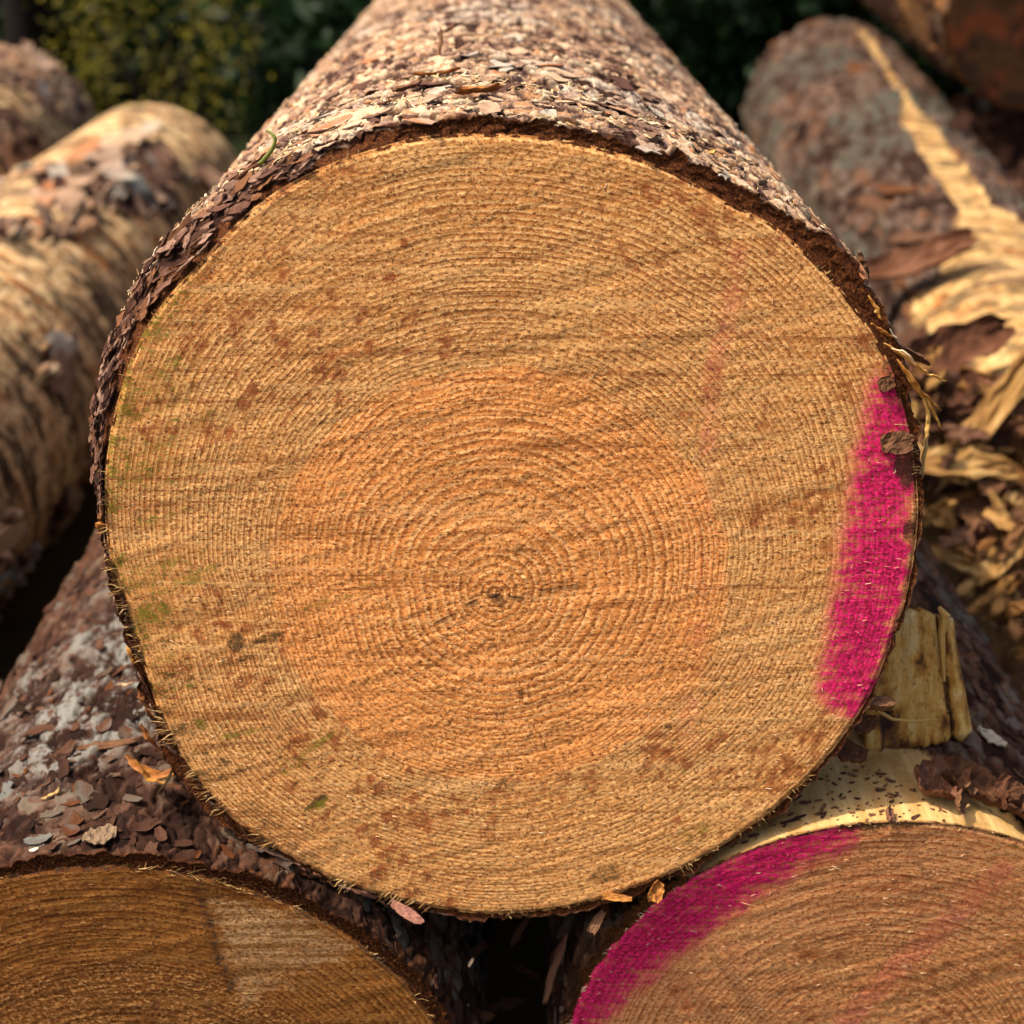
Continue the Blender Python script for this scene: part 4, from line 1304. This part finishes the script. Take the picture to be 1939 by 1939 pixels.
nm = tint_material('green_needle', [(0.06, 0.08, 0.012), (0.12, 0.15, 0.02), (0.20, 0.17, 0.05)], 0.5, 120)
V, F = curve_on([(488, 312, .0), (505, 297, -.002), (519, 275, -.003), (519, 258, -.002), (504, 247, .0)], 0.055, [.0010, .0011, .0010, .0008, .0006])
tag(mk('pine_needle', V, F, nm, None, {'tint': np.full(len(V), .5)}, True), 'green curled needle sticking up from the left shoulder of the central log', 'needle')
V, F = curve_on([(437, 350, .0), (460, 330, -.001), (478, 318, -.001), (490, 310, .0)], 0.052, [.0005, .0012, .0014, .0008])
tag(mk('twig', V, F, M_DARK, None, {'tint': np.full(len(V), .6)}, False), 'short dark twig at the foot of the green needle', 'twig')

# pinkish sliver and bits under the bottom edge
piece('wood_sliver', 'flat pinkish sliver poking out under the bottom of the central log', 'wood sliver', 770, 1728, 0.004, 76 * PXM, 24 * PXM, R(-32), tint_material('pink_sliver', [(0.26, 0.11, 0.075), (0.36, 0.17, 0.12)], 0.8, 200), 0.0015, 0.1, 0.05, 401, tiltx=-0.5)
piece('bark_fragment', 'orange-brown bark fragment under the lower right of the sawn end', 'bark fragment', 1168, 1700, 0.002, 60 * PXM, 16 * PXM, R(-5), M_AMBER, 0.002, 0.2, 0.1, 402, tiltx=-0.4, tint=0.45)
piece('bark_fragment', 'upright orange bark fragment wedged between the central and lower right logs', 'bark fragment', 1243, 1688, 0.003, 44 * PXM, 30 * PXM, R(70), M_AMBER, 0.003, 0.4, 0.1, 403, tint=0.4)
piece('bark_fragment', 'pale ragged bark fragment hanging in the dark gap', 'bark fragment', 1130, 1745, -0.004, 50 * PXM, 24 * PXM, R(60), M_CHIP, 0.002, 0.3, 0.1, 404, tint=0.9)
NV = (0, -1, 0)
piece('bark_shred', 'long curved bark shred standing in the gap beside the lower right log', 'bark shred', 1050, 1830, 0, 150 * PXM, 20 * PXM, R(72), M_DARK, 0.0025, 0.3, 0.12, 405, P=(0, -0.005, .3), n=NV, tint=0.95, jag=0.3)
piece('bark_shred', 'grey-purple bark shred leaning on the inner edge of the lower right log', 'bark shred', 1108, 1790, 0, 90 * PXM, 36 * PXM, R(66), M_CHIP, 0.0025, 0.3, 0.15, 406, P=(0, -0.012, .3), n=NV, tint=0.4)
gap = 'dark bark scraps in the gap between the logs'
for q, (x, y, L, W, a, yy, tn) in enumerate([(830, 1850, 90, 50, 80, .0, .55), (870, 1880, 80, 40, 70, .01, .7), (900, 1800, 60, 26, 40, .03, .4), (985, 1760, 80, 18, 60, .03, .45), (800, 1780, 60, 40, 70, .0, .5),
                                           (960, 1900, 90, 26, 15, .03, .3), (1000, 1840, 70, 20, -30, .05, .35), (905, 1920, 70, 36, -10, .0, .6), (760, 1760, 50, 26, -40, -.01, .6)]):
    V, F = slab(L * PXM, W * PXM, 8, 5, 0.002, 0.3, 0.15, 0.25, 0.3, 500 + q, 0.0005)
    pos = hit(x, y, (0, yy, .3), NV)
    M = frame(pos, RT * math.cos(R(a)) + UP * math.sin(R(a)), -FW + 0.4 * RT * math.sin(q))
    o = mk('bark_scrap', xf(V, M), F, M_DARK, None, {'tint': np.full(len(V), tn)}, False, loc=pos)
    tag(o, 'dark bark scrap lodged in the black gap below the central log', 'bark scrap', gap)
for q, (x, y, a) in enumerate([(892, 1822, 60), (878, 1902, -10), (640, 1712, -10)]):
    piece('wood_chip', ('pale wood chip caught in the dark gap, upper one', 'ragged pale wood chip low in the dark gap', 'tiny white chip on the bark above the lower left sawn end')[q], 'wood chip', x, y, 0, 22 * PXM, 8 * PXM, R(a), M_FIBRE_P, 0.001, .1, .2, 520 + q, P=(0, -0.02, .3), n=NV, tint=.5, nu=5, nv=3)

# ------------------------------------------------------------------ split wood chunk on the lower right log
def chunk():
    P0 = np.array([0, 0.035, 0.4])
    nn = (0, -1, 0.25)
    TL, TR, BR, BL = [hit(x, y, P0, nn) for x, y in ((1640, 1150), (1812, 1172), (1846, 1400), (1640, 1452))]
    nu, nv = 34, 40
    u = np.linspace(0, 1, nu)
    v = np.linspace(0, 1, nv)
    U, Vv = np.meshgrid(u, v, indexing='ij')
    A = TL[None, None] * (1 - U[..., None]) * (1 - Vv[..., None]) + TR * U[..., None] * (1 - Vv[..., None]) + BR * U[..., None] * Vv[..., None] + BL * (1 - U[..., None]) * Vv[..., None]
    nrm = np.array([0, -1, 0.25]) / math.hypot(1, .25)
    rel = 0.010 * (fbm(U * 7, Vv * 0.8, 601, 3) - 0.5) + 0.0040 * (fbm(U * 26, Vv * 1.5, 602, 3) - 0.5)
    rel -= 0.004 * (np.abs(U - 0.80 - 0.03 * (Vv - .5)) < 0.018)
    rel -= 0.006 * sstep(0.86, 1.0, U) + 0.004 * sstep(0.94, 1, Vv)
    A = A + nrm * rel[..., None]
    A[:, 0] += np.array([0, 0, 1.0]) * (0.010 * (fbm(u * 9, 0 * u, 603, 3) - 0.5))[:, None]
    A[:, -1] += np.array([0, 0, 1.0]) * (0.006 * (fbm(u * 7, 0 * u, 604, 3) - 0.5))[:, None]
    Bk = A - nrm * 0.016 - np.array([0, 0, 0.002])
    Vt = np.concatenate([A.reshape(-1, 3), Bk.reshape(-1, 3)])
    F = [tuple(f) for f in grid_faces(nu, nv)]
    n = nu * nv
    F += [tuple(int(k) + n for k in f[::-1]) for f in grid_faces(nu, nv)]
    ring = [i * nv for i in range(nu)] + [(nu - 1) * nv + j for j in range(1, nv)] + [i * nv + nv - 1 for i in range(nu - 2, -1, -1)] + [j for j in range(nv - 2, 0, -1)]
    for k in range(len(ring)):
        a, b = ring[k], ring[(k + 1) % len(ring)]
        F.append((a, b, n + b, n + a))
    tn = 0.62 + 0.9 * (fbm(U * 10, Vv * 1.3, 605, 3) - 0.5)
    for (x, y, rx, ry, s_) in ((0.55, 0.36, .06, .07, .6), (0.2, 0.72, .09, .10, .5), (0.76, 0.82, .09, .08, .4), (0.3, 0.95, .22, .06, .5), (0.86, 0.22, .04, .10, .6), (0.1, 0.55, .10, .16, .25)):
        tn -= s_ * np.exp(-((U - x) / rx) ** 2 - ((Vv - y) / ry) ** 2)
    tn -= 0.5 * sstep(0.95, 1.0, Vv) + 0.45 * (np.abs(U - 0.80 - 0.03 * (Vv - .5)) < 0.02)
    tint = np.concatenate([np.clip(tn, 0, 1).ravel(), np.full(n, 0.2)])
    loc = (BL + BR) / 2
    root = empty('wood_chunk', loc)
    tag(root, 'split yellow wood chunk with bark backing standing on the lower right log', 'wood chunk')
    mk('split_wood', Vt, F, M_CHUNK, root, {'tint': tint}, True)
    # bark still on its back
    Vb, Fb = slab(0.062, 0.05, 9, 7, 0.005, 0.1, 0.05, 0.12, 0, 606, 0.0012)
    M = frame((TL + TR + BL + BR) / 4 - nrm * 0.019 + np.array([0.002, 0, -0.004]), (BR - TR) / np.linalg.norm(BR - TR), nrm)
    mk('bark', xf(Vb, M), Fb, M_DARK, root, {'tint': np.random.default_rng(5).random(len(Vb))}, False)
    # torn strand and splinters
    V, F = tube([hit(x, y, P0 + [0, -.010, 0], nn) for x, y in ((1660, 1345), (1690, 1362), (1730, 1366), (1775, 1362))], [.0012, .001, .0008, .0004], 5)
    mk('torn_strand', V, F, M_AMBER, root, {'tint': np.full(len(V), .85)}, True)
    V, F = tube([hit(x, y, P0 + [0, -.004, 0], nn) for x, y in ((1778, 1150), (1790, 1165), (1783, 1200), (1788, 1290))], [.0012, .0028, .0020, .0008], 6)
    mk('splinter', V, F, M_AMBER, root, {'tint': np.full(len(V), .8)}, False)
    mbf = MB()
    g = np.random.default_rng(61)
    for _ in range(60):
        a, b = g.random(), g.random()
        p = A[int(a * (nu - 1)), int(b * (nv - 1))] + nrm * 0.0006
        di = np.array([g.normal(0, .5), -0.2, g.normal(0, 1)])
        V, F = tube([p, p + di * 0.002, p + di * 0.004 + g.normal(0, .0005, 3)], [.0002, .00018, .00008], 3)
        mbf.add(V, F, g.random())
    o = mbf.build('loose_fibre', M_FIBRE, root)
    o['kind'] = 'stuff'


chunk()
piece('bark_fragment', 'small grey-topped bark block between the sawn end and the yellow wood chunk', 'bark fragment', 1668, 1328, -0.004, 56 * PXM, 24 * PXM, R(-3), M_CHIP, 0.008, 0.05, 0.03, 610, tiltx=-0.6, tint=0.7, jag=0.1)
piece('bark_fragment', 'dark crumpled bark fragment under the small bark block', 'bark fragment', 1640, 1372, -0.010, 50 * PXM, 40 * PXM, R(20), M_DARK, 0.006, 0.3, 0.2, 611, tiltx=-0.3, tint=0.55)
piece('bark_fragment', 'crumbly dark bark fragment beside the lower right edge of the sawn end', 'bark fragment', 1612, 1425, -0.012, 60 * PXM, 46 * PXM, R(-20), M_DARK, 0.006, 0.3, 0.2, 612, tiltx=-0.5, tint=0.5)


# ------------------------------------------------------------------ loose bark on the lower right log
def on_log(lg, px, py):
    dd = SURF[lg]
    P = dd['P'].reshape(-1, 3)
    Nn = dd['N'].reshape(-1, 3)
    qx, qy, _ = project(P)
    facing = np.einsum('ij,ij->i', CAM - P, Nn) > 0
    dist = (qx - px) ** 2 + (qy - py) ** 2 + 1e9 * (~facing)
    i = int(np.argmin(dist))
    return P[i], Nn[i]


def laid(name, label, cat, lg, px, py, L, W, rot, tilt, mat, tint, seed, bend=0.3, bendl=0.15, thick=0.002, lift=0.002, group=None, nu=10, nv=7, parent=None, jag=0.2):
    p, nn = on_log(lg, px, py)
    nv_ = Vector(nn)
    ax = Vector((0, 1, 0))
    tg = ax.cross(nv_)
    xd = tg * math.cos(rot) + ax * math.sin(rot)
    M = frame(p + nn * lift, xd, nv_) @ Matrix.Rotation(tilt, 4, 'X')
    if nu >= 10:
        nu, nv = 22, 14
    V, F = slab(L, W, nu, nv, thick, bend, bendl, jag, 0.25, seed, 0.0009 if nu > 5 else 0.0001)
    tn = np.clip(tint + np.random.default_rng(seed).normal(0, 0.13, len(V)), 0, 1)
    o = mk(name, xf(V, M), F, mat, parent, {'tint': tn}, False, loc=None if parent is not None else p)
    if parent is None:
        tag(o, label, cat, group)
    return o


laid('bark_piece', 'large curled brown bark piece lying behind the bare cream band', 'bark piece', lr, 1845, 1520, 0.040, 0.022, R(-25), 0.2, M_CHIP, 0.35, 701, 0.7, 0.2, 0.003, 0.006)
laid('bark_piece', 'dark folded bark piece at the left of the large curled piece', 'bark piece', lr, 1770, 1500, 0.034, 0.026, R(40), 0.3, M_DARK, 0.75, 702, 0.5, 0.3, 0.004, 0.006)
laid('bark_piece', 'thick dark bark piece at the right edge above the lower right sawn end', 'bark piece', lr, 1920, 1545, 0.036, 0.024, R(-10), 0.25, M_DARK, 0.6, 703, 0.6, 0.2, 0.004, 0.006)
laid('bark_piece', 'flat grey-white bark piece right of the yellow wood chunk', 'bark piece', lr, 1872, 1405, 0.018, 0.014, R(-20), 0.0, tint_material('grey_bark_piece', [(0.3, 0.25, 0.18), (0.45, 0.38, 0.27)], 0.8, 200), 0.5, 704, 0.1, 0.1, 0.001, 0.003)
laid('bark_piece', 'narrow upright bark piece leaning between curled bark and cream band', 'bark piece', lr, 1810, 1535, 0.028, 0.010, R(60), 0.9, M_CHIP, 0.6, 705, 0.4, 0.2, 0.002, 0.008)
laid('bark_piece', 'dark bark crumb standing on the top edge of the lower right sawn end', 'bark piece', lr, 1683, 1556, 0.012, 0.006, R(80), 0.8, M_DARK, 0.9, 706, 0.3, 0.2, 0.002, 0.004)
# dark specks left on the bare cream band (remains of its bark: parts of the log)
g = np.random.default_rng(77)
c = 0
while c < 130:
    x, y = g.uniform(1290, 1800), g.uniform(1425, 1610)
    if y < np.interp(x, [1290, 1370, 1440, 1500, 1545, 1580, 1650, 1700, 1780], [1660, 1615, 1570, 1520, 1480, 1450, 1450, 1470, 1530]) or y > np.interp(x, [1290, 1350, 1430, 1500, 1600, 1700, 1800], [1670, 1630, 1592, 1570, 1555, 1553, 1560]):
        c += 0.05
        continue
    c += 1
    L = g.choice([0.0012, 0.002, 0.0035, 0.006], p=[.35, .35, .2, .1])
    laid('bark_speck', None, None, lr, x, y, L, L * g.uniform(0.35, 0.6), g.normal(0.1, 0.5), 0, M_CRUMB, g.uniform(0.05, 0.6), int(g.integers(1e6)), 0.1, 0.1, 0.0006, 0.0006, nu=4, nv=3, parent=SURF[lr]['bark'])
# chips and slivers on the lower left bark
laid('wood_chip', 'small pale chip on the lower left bark just above its dark sawn end', 'wood chip', ll, 66, 1614, 0.005, 0.0025, 0.1, 0, M_FIBRE_P, 0.9, 711, .1, .1, .0008, .002, nu=5, nv=3)
laid('wood_sliver', 'pale curved sliver on the lower left bark below the grey lichen', 'wood sliver', ll, 100, 1515, 0.011, 0.002, 0.6, 0, M_FIBRE, 0.9, 712, .1, .2, .0008, .003, nu=7, nv=3)
laid('wood_sliver', 'pale sliver across the lower left bark next to the sawn end', 'wood sliver', ll, 240, 1307, 0.010, 0.0018, 0.05, 0, M_FIBRE_P, 0.3, 713, .1, .1, .0008, .004, nu=7, nv=3)
laid('bark_piece', 'smooth beige bark plate on the lower left log above its sawn end', 'bark piece', ll, 190, 1590, 0.017, 0.015, 0.4, 0, tint_material('beige_bark_plate', [(0.15, 0.095, 0.055), (0.20, 0.135, 0.08)], 0.8, 60), 0.5, 714, 0.02, 0.05, 0.0012, 0.003)
laid('bark_piece', 'long thin bark strip across the lower left log beside the amber curl', 'bark piece', ll, 205, 1422, 0.034, 0.006, 0.08, 0.3, M_CHIP, 0.6, 715, 0.1, 0.03, 0.0015, 0.004)

# ------------------------------------------------------------------ torn bark and splinters at the right (out of focus)
def lump(name, label, cat, pos, L, W, xd, zd, mat, tint, seed, thick=0.008, bend=0.3, bendl=0.15, group=None):
    V, F = slab(L, W, 12, 7, thick, bend, bendl, 0.22, 0.2, seed, 0.002)
    M = frame(pos, xd, zd)
    o = mk(name, xf(V, M), F, mat, None, {'tint': np.clip(tint + np.random.default_rng(seed).normal(0, .15, len(V)), 0, 1)}, False, loc=pos)
    return tag(o, label, cat, group)


lump('bark_slab', 'dark red bark slab slanting across the end of the peeled log', 'bark slab', hit(1735, 500, (0, 0.98, 0), NV), 0.15, 0.045, (1, 0.0, 0.35), (-.2, -.5, 1), M_DARK, 0.75, 801, bend=0.5)
lump('bark_slab', 'dark bark slab below the bright bare wood at the right edge', 'bark slab', hit(1815, 655, (0, 0.68, 0), NV), 0.10, 0.05, (1, 0.1, 0.3), (0, -.8, .6), M_DARK, 0.55, 802)
lump('wood_shaving', 'curved yellow torn wood strip right of the pink stripe', 'wood strip', hit(1870, 790, (0, 0.56, 0), NV), 0.15, 0.03, (0.55, 0.1, 0.8), (-.5, -.8, .3), M_TORN, 0.6, 803, 0.006, .15, .15)
lump('wood_shaving', 'broad pale wood strip curving down at the right edge', 'wood strip', hit(1810, 875, (0, 0.53, 0), NV), 0.11, 0.032, (1, 0, -.1), (0, -.7, .7), M_TORN, 0.6, 804, 0.006, .12, -.15)
sl = 'torn wood and bark litter right of the central log'
g = np.random.default_rng(88)
mass = MB()
single = 0
for q in range(190):
    x, y = g.uniform(1690, 1990), g.uniform(690, 1300)
    if y > 960 + (x - 1740) * 1.5:
        continue
    yy = np.interp(y, [600, 850, 1300], [0.66, 0.56, 0.36]) + g.uniform(-.03, .05)
    pos = hit(x, y, (0, yy, 0), NV)
    bark_ = g.random() < 0.52
    L = g.uniform(0.014, 0.058)
    xd = np.array([g.normal(0.5, .6), g.normal(0, .5), g.normal(0.5, .6)])
    zd = (g.normal(0, .5), -.6, .8)
    W = L * (g.uniform(.3, .7) if bark_ else g.uniform(.18, .5))
    tn = g.uniform(.3, 1)
    dark_ = g.random() < .7
    if L > 0.040 and single < 60:
        single += 1
        zone = 'below the dark bark slabs' if y < 760 else 'right of the pink stripe' if y < 960 else 'above the yellow wood chunk'
        side = 'at the picture edge' if x > 1860 else 'close to the central log'
        if bark_:
            lump('bark_scrap', '%s bark scrap in litter %s, %s' % ('dark' if dark_ else 'brown', zone, side), 'bark scrap', pos, L, W, xd, zd, M_DARK if dark_ else M_CHIP, tn, 820 + q, 0.004, group=sl + ', bark')
        else:
            lump('wood_splinter', '%s torn splinter in litter %s, %s' % ('pale' if tn > 0.65 else 'amber', zone, side), 'splinter', pos, L * 1.2, W, xd, zd, M_TORN, tn * 0.8, 820 + q, 0.005, 0.08, 0.05, group=sl + ', splinters')
    else:
        V, F = slab(L * (1 if bark_ else 1.2), W, 8, 5, 0.005, 0.08, 0.04, 0.35, 0.45, 820 + q, 0.0022)
        mass.add(xf(V, frame(pos, xd, zd)), F, (0.05 + 0.35 * tn) if bark_ else (0.38 + 0.45 * tn))
M_MASS = tint_material('litter_mix', [(0.03, 0.012, 0.006), (0.08, 0.032, 0.016), (0.15, 0.07, 0.038), (0.18, 0.075, 0.018), (0.31, 0.165, 0.05), (0.42, 0.27, 0.105)], 0.8, 90)
tag(mass.build('wood_litter', M_MASS), 'small mixed bark and wood crumbs heaped right of the central log', None, None, 'stuff')


# heap of bark litter carrying those pieces
def heap():
    n = N('bark_litter', 0.9, 0.2)
    p = n.obj()
    v = n.voro(p, 42, 'F1', 'Color')
    c = n.ramp(n.noise(p, 38, 4, 0.7), [(0.30, (0.03, 0.012, 0.006)), (0.45, (0.11, 0.045, 0.02)), (0.58, (0.26, 0.13, 0.05)), (0.68, (0.52, 0.34, 0.14))])
    c = n.mix(0.35, c, n.mix(v, (0.05, 0.02, 0.01), (0.42, 0.24, 0.10)))
    m = n.done(c, n.bump(n.noise(p, 60, 5, 0.7), 1.0, 0.02))
    xs, ys = np.linspace(0.40, 1.25, 90), np.linspace(0.05, 1.5, 120)
    X, Y = np.meshgrid(xs, ys, indexing='ij')
    e = sstep(0.40, 0.52, X) * (1 - sstep(0.95, 1.25, X)) * sstep(0.05, 0.35, Y) * (1 - sstep(1.2, 1.5, Y))
    Z = e * (0.16 + 0.05 * (X - .5)) + 0.06 * e * (fbm(X * 14, Y * 14, 90, 4) - .5) - 0.02
    V = np.stack([X, Y, Z], -1).reshape(-1, 3)
    o = mk('bark_litter', V, grid_faces(90, 120), m)
    tag(o, 'heap of bark crumbs and torn wood at the right of the pile', None, None, 'stuff')


heap()


# ------------------------------------------------------------------ woodland behind, its shade put into the dark leaf and trunk colours
def leaf_cloud(n, size, rx, ry, rz, seed, clumps=24, zoff=0.0):
    g = np.random.default_rng(seed)
    cc = g.normal(0, 1, (clumps, 3))
    cc /= np.linalg.norm(cc, axis=1)[:, None]
    cc *= g.uniform(0.35, 1.0, (clumps, 1)) ** 0.6
    k = g.integers(clumps, size=n)
    P = cc[k] + g.normal(0, 0.16, (n, 3))
    P *= np.array([rx, ry, rz])
    P[:, 2] += zoff
    a = g.normal(0, 1, (n, 3))
    a /= np.linalg.norm(a, axis=1)[:, None]
    b = np.cross(a, g.normal(0, 1, (n, 3)))
    b /= np.linalg.norm(b, axis=1)[:, None]
    s = size * g.uniform(0.6, 1.3, n)[:, None]
    V = np.stack([P - a * s, P + b * s * 0.45, P + a * s, P - b * s * 0.45], 1).reshape(-1, 3)
    F = np.arange(n * 4).reshape(n, 4)
    tn = np.repeat(np.clip(g.random(clumps)[k] * 0.6 + g.random(n) * 0.4, 0, 1), 4)
    return V, F, tn


M_LEAF = leaf_material('dark_leaf', (0.007, 0.012, 0.0015), (0.030, 0.046, 0.005), 0.25)
M_LEAF_Y = leaf_material('sunlit_leaf', (0.018, 0.022, 0.003), (0.26, 0.22, 0.025), 0.5)  # brighter copy of the leaf; sun on this shrub is in the colour
M_LEAF_E = leaf_material('blue_green_leaf', (0.006, 0.017, 0.005), (0.016, 0.050, 0.013), 0.25)
M_TRUNK = tint_material('dark_trunk', [(0.006, 0.0045, 0.0035), (0.014, 0.010, 0.008), (0.022, 0.017, 0.013)], 0.95, 14, 'object', 0.1, 0.8, (1, 1, .2))


def shrub_mesh(mat, n, size, r, h, seed):
    V, F, tn = leaf_cloud(n, size, r, r, h * 0.5, seed, 40, h * 0.5)
    V[:, 2] = np.abs(V[:, 2])
    return mesh_data('foliage', V, F, mat, {'tint': tn}, False)


def stems_mesh(r, h, seed):
    mb = MB()
    g = np.random.default_rng(seed)
    for _ in range(9):
        a = g.uniform(0, 6.28)
        e = np.array([math.cos(a) * r * g.uniform(.3, .9), math.sin(a) * r * g.uniform(.3, .9), h * g.uniform(.6, .95)])
        m = e * 0.5 + np.array([0, 0, 0.1 * h])
        V, F = tube([np.zeros(3), m, e], [0.014, 0.009, 0.003], 5)
        mb.add(V, F, g.random())
    return mesh_data('stem', np.concatenate(mb.v), mb.f, M_TRUNK, {'tint': np.concatenate(mb.t)}, True)


SH = [(shrub_mesh(M_LEAF, 5200, 0.045, 0.75, 1.5, 1), stems_mesh(.75, 1.5, 1)), (shrub_mesh(M_LEAF, 5200, 0.05, 0.85, 1.8, 2), stems_mesh(.85, 1.8, 2)),
      (shrub_mesh(M_LEAF_E, 4200, 0.04, 0.7, 1.2, 3), stems_mesh(.7, 1.2, 3))]


def shrub(x, y, k, sc, rz, label, group=None):
    root = empty('shrub', (x, y, 0))
    tag(root, label, 'shrub', group)
    for me, nme in ((SH[k][0], 'foliage'), (SH[k][1], 'stem')):
        o = put(nme, me, Matrix.Translation((x, y, 0)) @ Matrix.Rotation(rz, 4, 'Z') @ Matrix.Scale(sc, 4), root)
    return root


gsh = 'dark shrubs in the blurred wood behind the pile'
spots = [(-2.2, 5.0, 0), (-1.2, 5.6, 1), (-0.35, 4.7, 2), (0.6, 5.2, 0), (1.4, 4.6, 1), (2.2, 5.4, 0), (2.9, 4.8, 1), (-3.0, 5.8, 1), (-0.45, 4.2, 2), (0.15, 4.0, 2), (0.75, 4.1, 2), (1.9, 4.0, 0), (-1.7, 4.8, 2), (-0.6, 6.4, 1), (0.3, 6.6, 0), (1.6, 6.4, 1), (-1.9, 6.8, 0), (3.2, 6.6, 0)]
for q, (x, y, k) in enumerate(spots):
    shrub(x, y, k, (0.7 if x < -1 else 1.0) + 0.12 * math.sin(q * 2.3), q * 1.3, '%s shrub in the blurred wood %s, %s row' % (('dark green', 'dark leafy', 'blue-green')[k], 'at the upper left' if x < -1.2 else 'just left of the central log' if x < 0 else 'just right of the central log' if x < 1.0 else 'at the upper right', 'front' if y < 4.9 else 'middle' if y < 6 else 'back'), gsh)
V, F, tn = leaf_cloud(1100, 0.011, 0.30, 0.24, 0.36, 44, 44, 0.36)
yr = empty('shrub', (-1.0, 3.5, 0))
tag(yr, 'yellow-green sunlit shrub left of the central log, speckled with light', 'shrub')
o = mk('foliage', V + np.array([-1.0, 3.5, 0.02]), F, M_LEAF_Y, yr, {'tint': tn}, False)
put('stem', SH[2][1], Matrix.Translation((-1.0, 3.5, 0)) @ Matrix.Scale(0.42, 4), yr)


def tree(x, y, r, h, label, seed, cr=1.7):
    root = empty('tree', (x, y, 0))
    tag(root, label, 'tree', 'trees standing behind the log pile')
    g = np.random.default_rng(seed)
    zs = np.linspace(0, h, 14)
    P = np.stack([x + 0.06 * np.sin(zs * .8 + seed), y + 0.06 * np.cos(zs * .7 + seed), zs - 0.05], -1)
    V, F = tube(P, r * (1 - 0.75 * zs / h) * (1 + 0.5 * np.exp(-zs / 0.15)), 14)
    V += g.normal(0, 0.006, V.shape)
    mk('trunk', V, F, M_TRUNK, root, {'tint': g.random(len(V))}, True)
    for q in range(8):
        a = q * 2.4 + seed
        z0 = h * (0.45 + 0.06 * q)
        L = 1.3 * (1 - 0.08 * q)
        p0 = np.array([x, y, z0])
        V, F = tube([p0, p0 + [L * .5 * math.cos(a), L * .5 * math.sin(a), .25], p0 + [L * math.cos(a), L * math.sin(a), .35]], [.04, .028, .008], 6)
        mk('limb', V, F, M_TRUNK, root, {'tint': g.random(len(V))}, True)
    V, F, tn = leaf_cloud(9000, 0.075, cr, cr, h * 0.33, seed + 5, 60, h * 0.68)
    mk('crown', V + np.array([x, y, 0]), F, M_LEAF, root, {'tint': tn}, False)


tree(-1.62, 4.2, 0.085, 5.2, 'dark tree trunk at the upper left, behind the sunlit log ends', 1, 0.7)
tree(-2.0, 5.3, 0.16, 6.0, 'dark tree trunk at the far upper left corner', 2, 0.7)
tree(2.05, 5.2, 0.14, 6.0, 'dark tree trunk in the wood at the upper right', 3)
tree(0.9, 7.4, 0.16, 6.5, 'dark tree trunk far back to the right of the central log', 4)
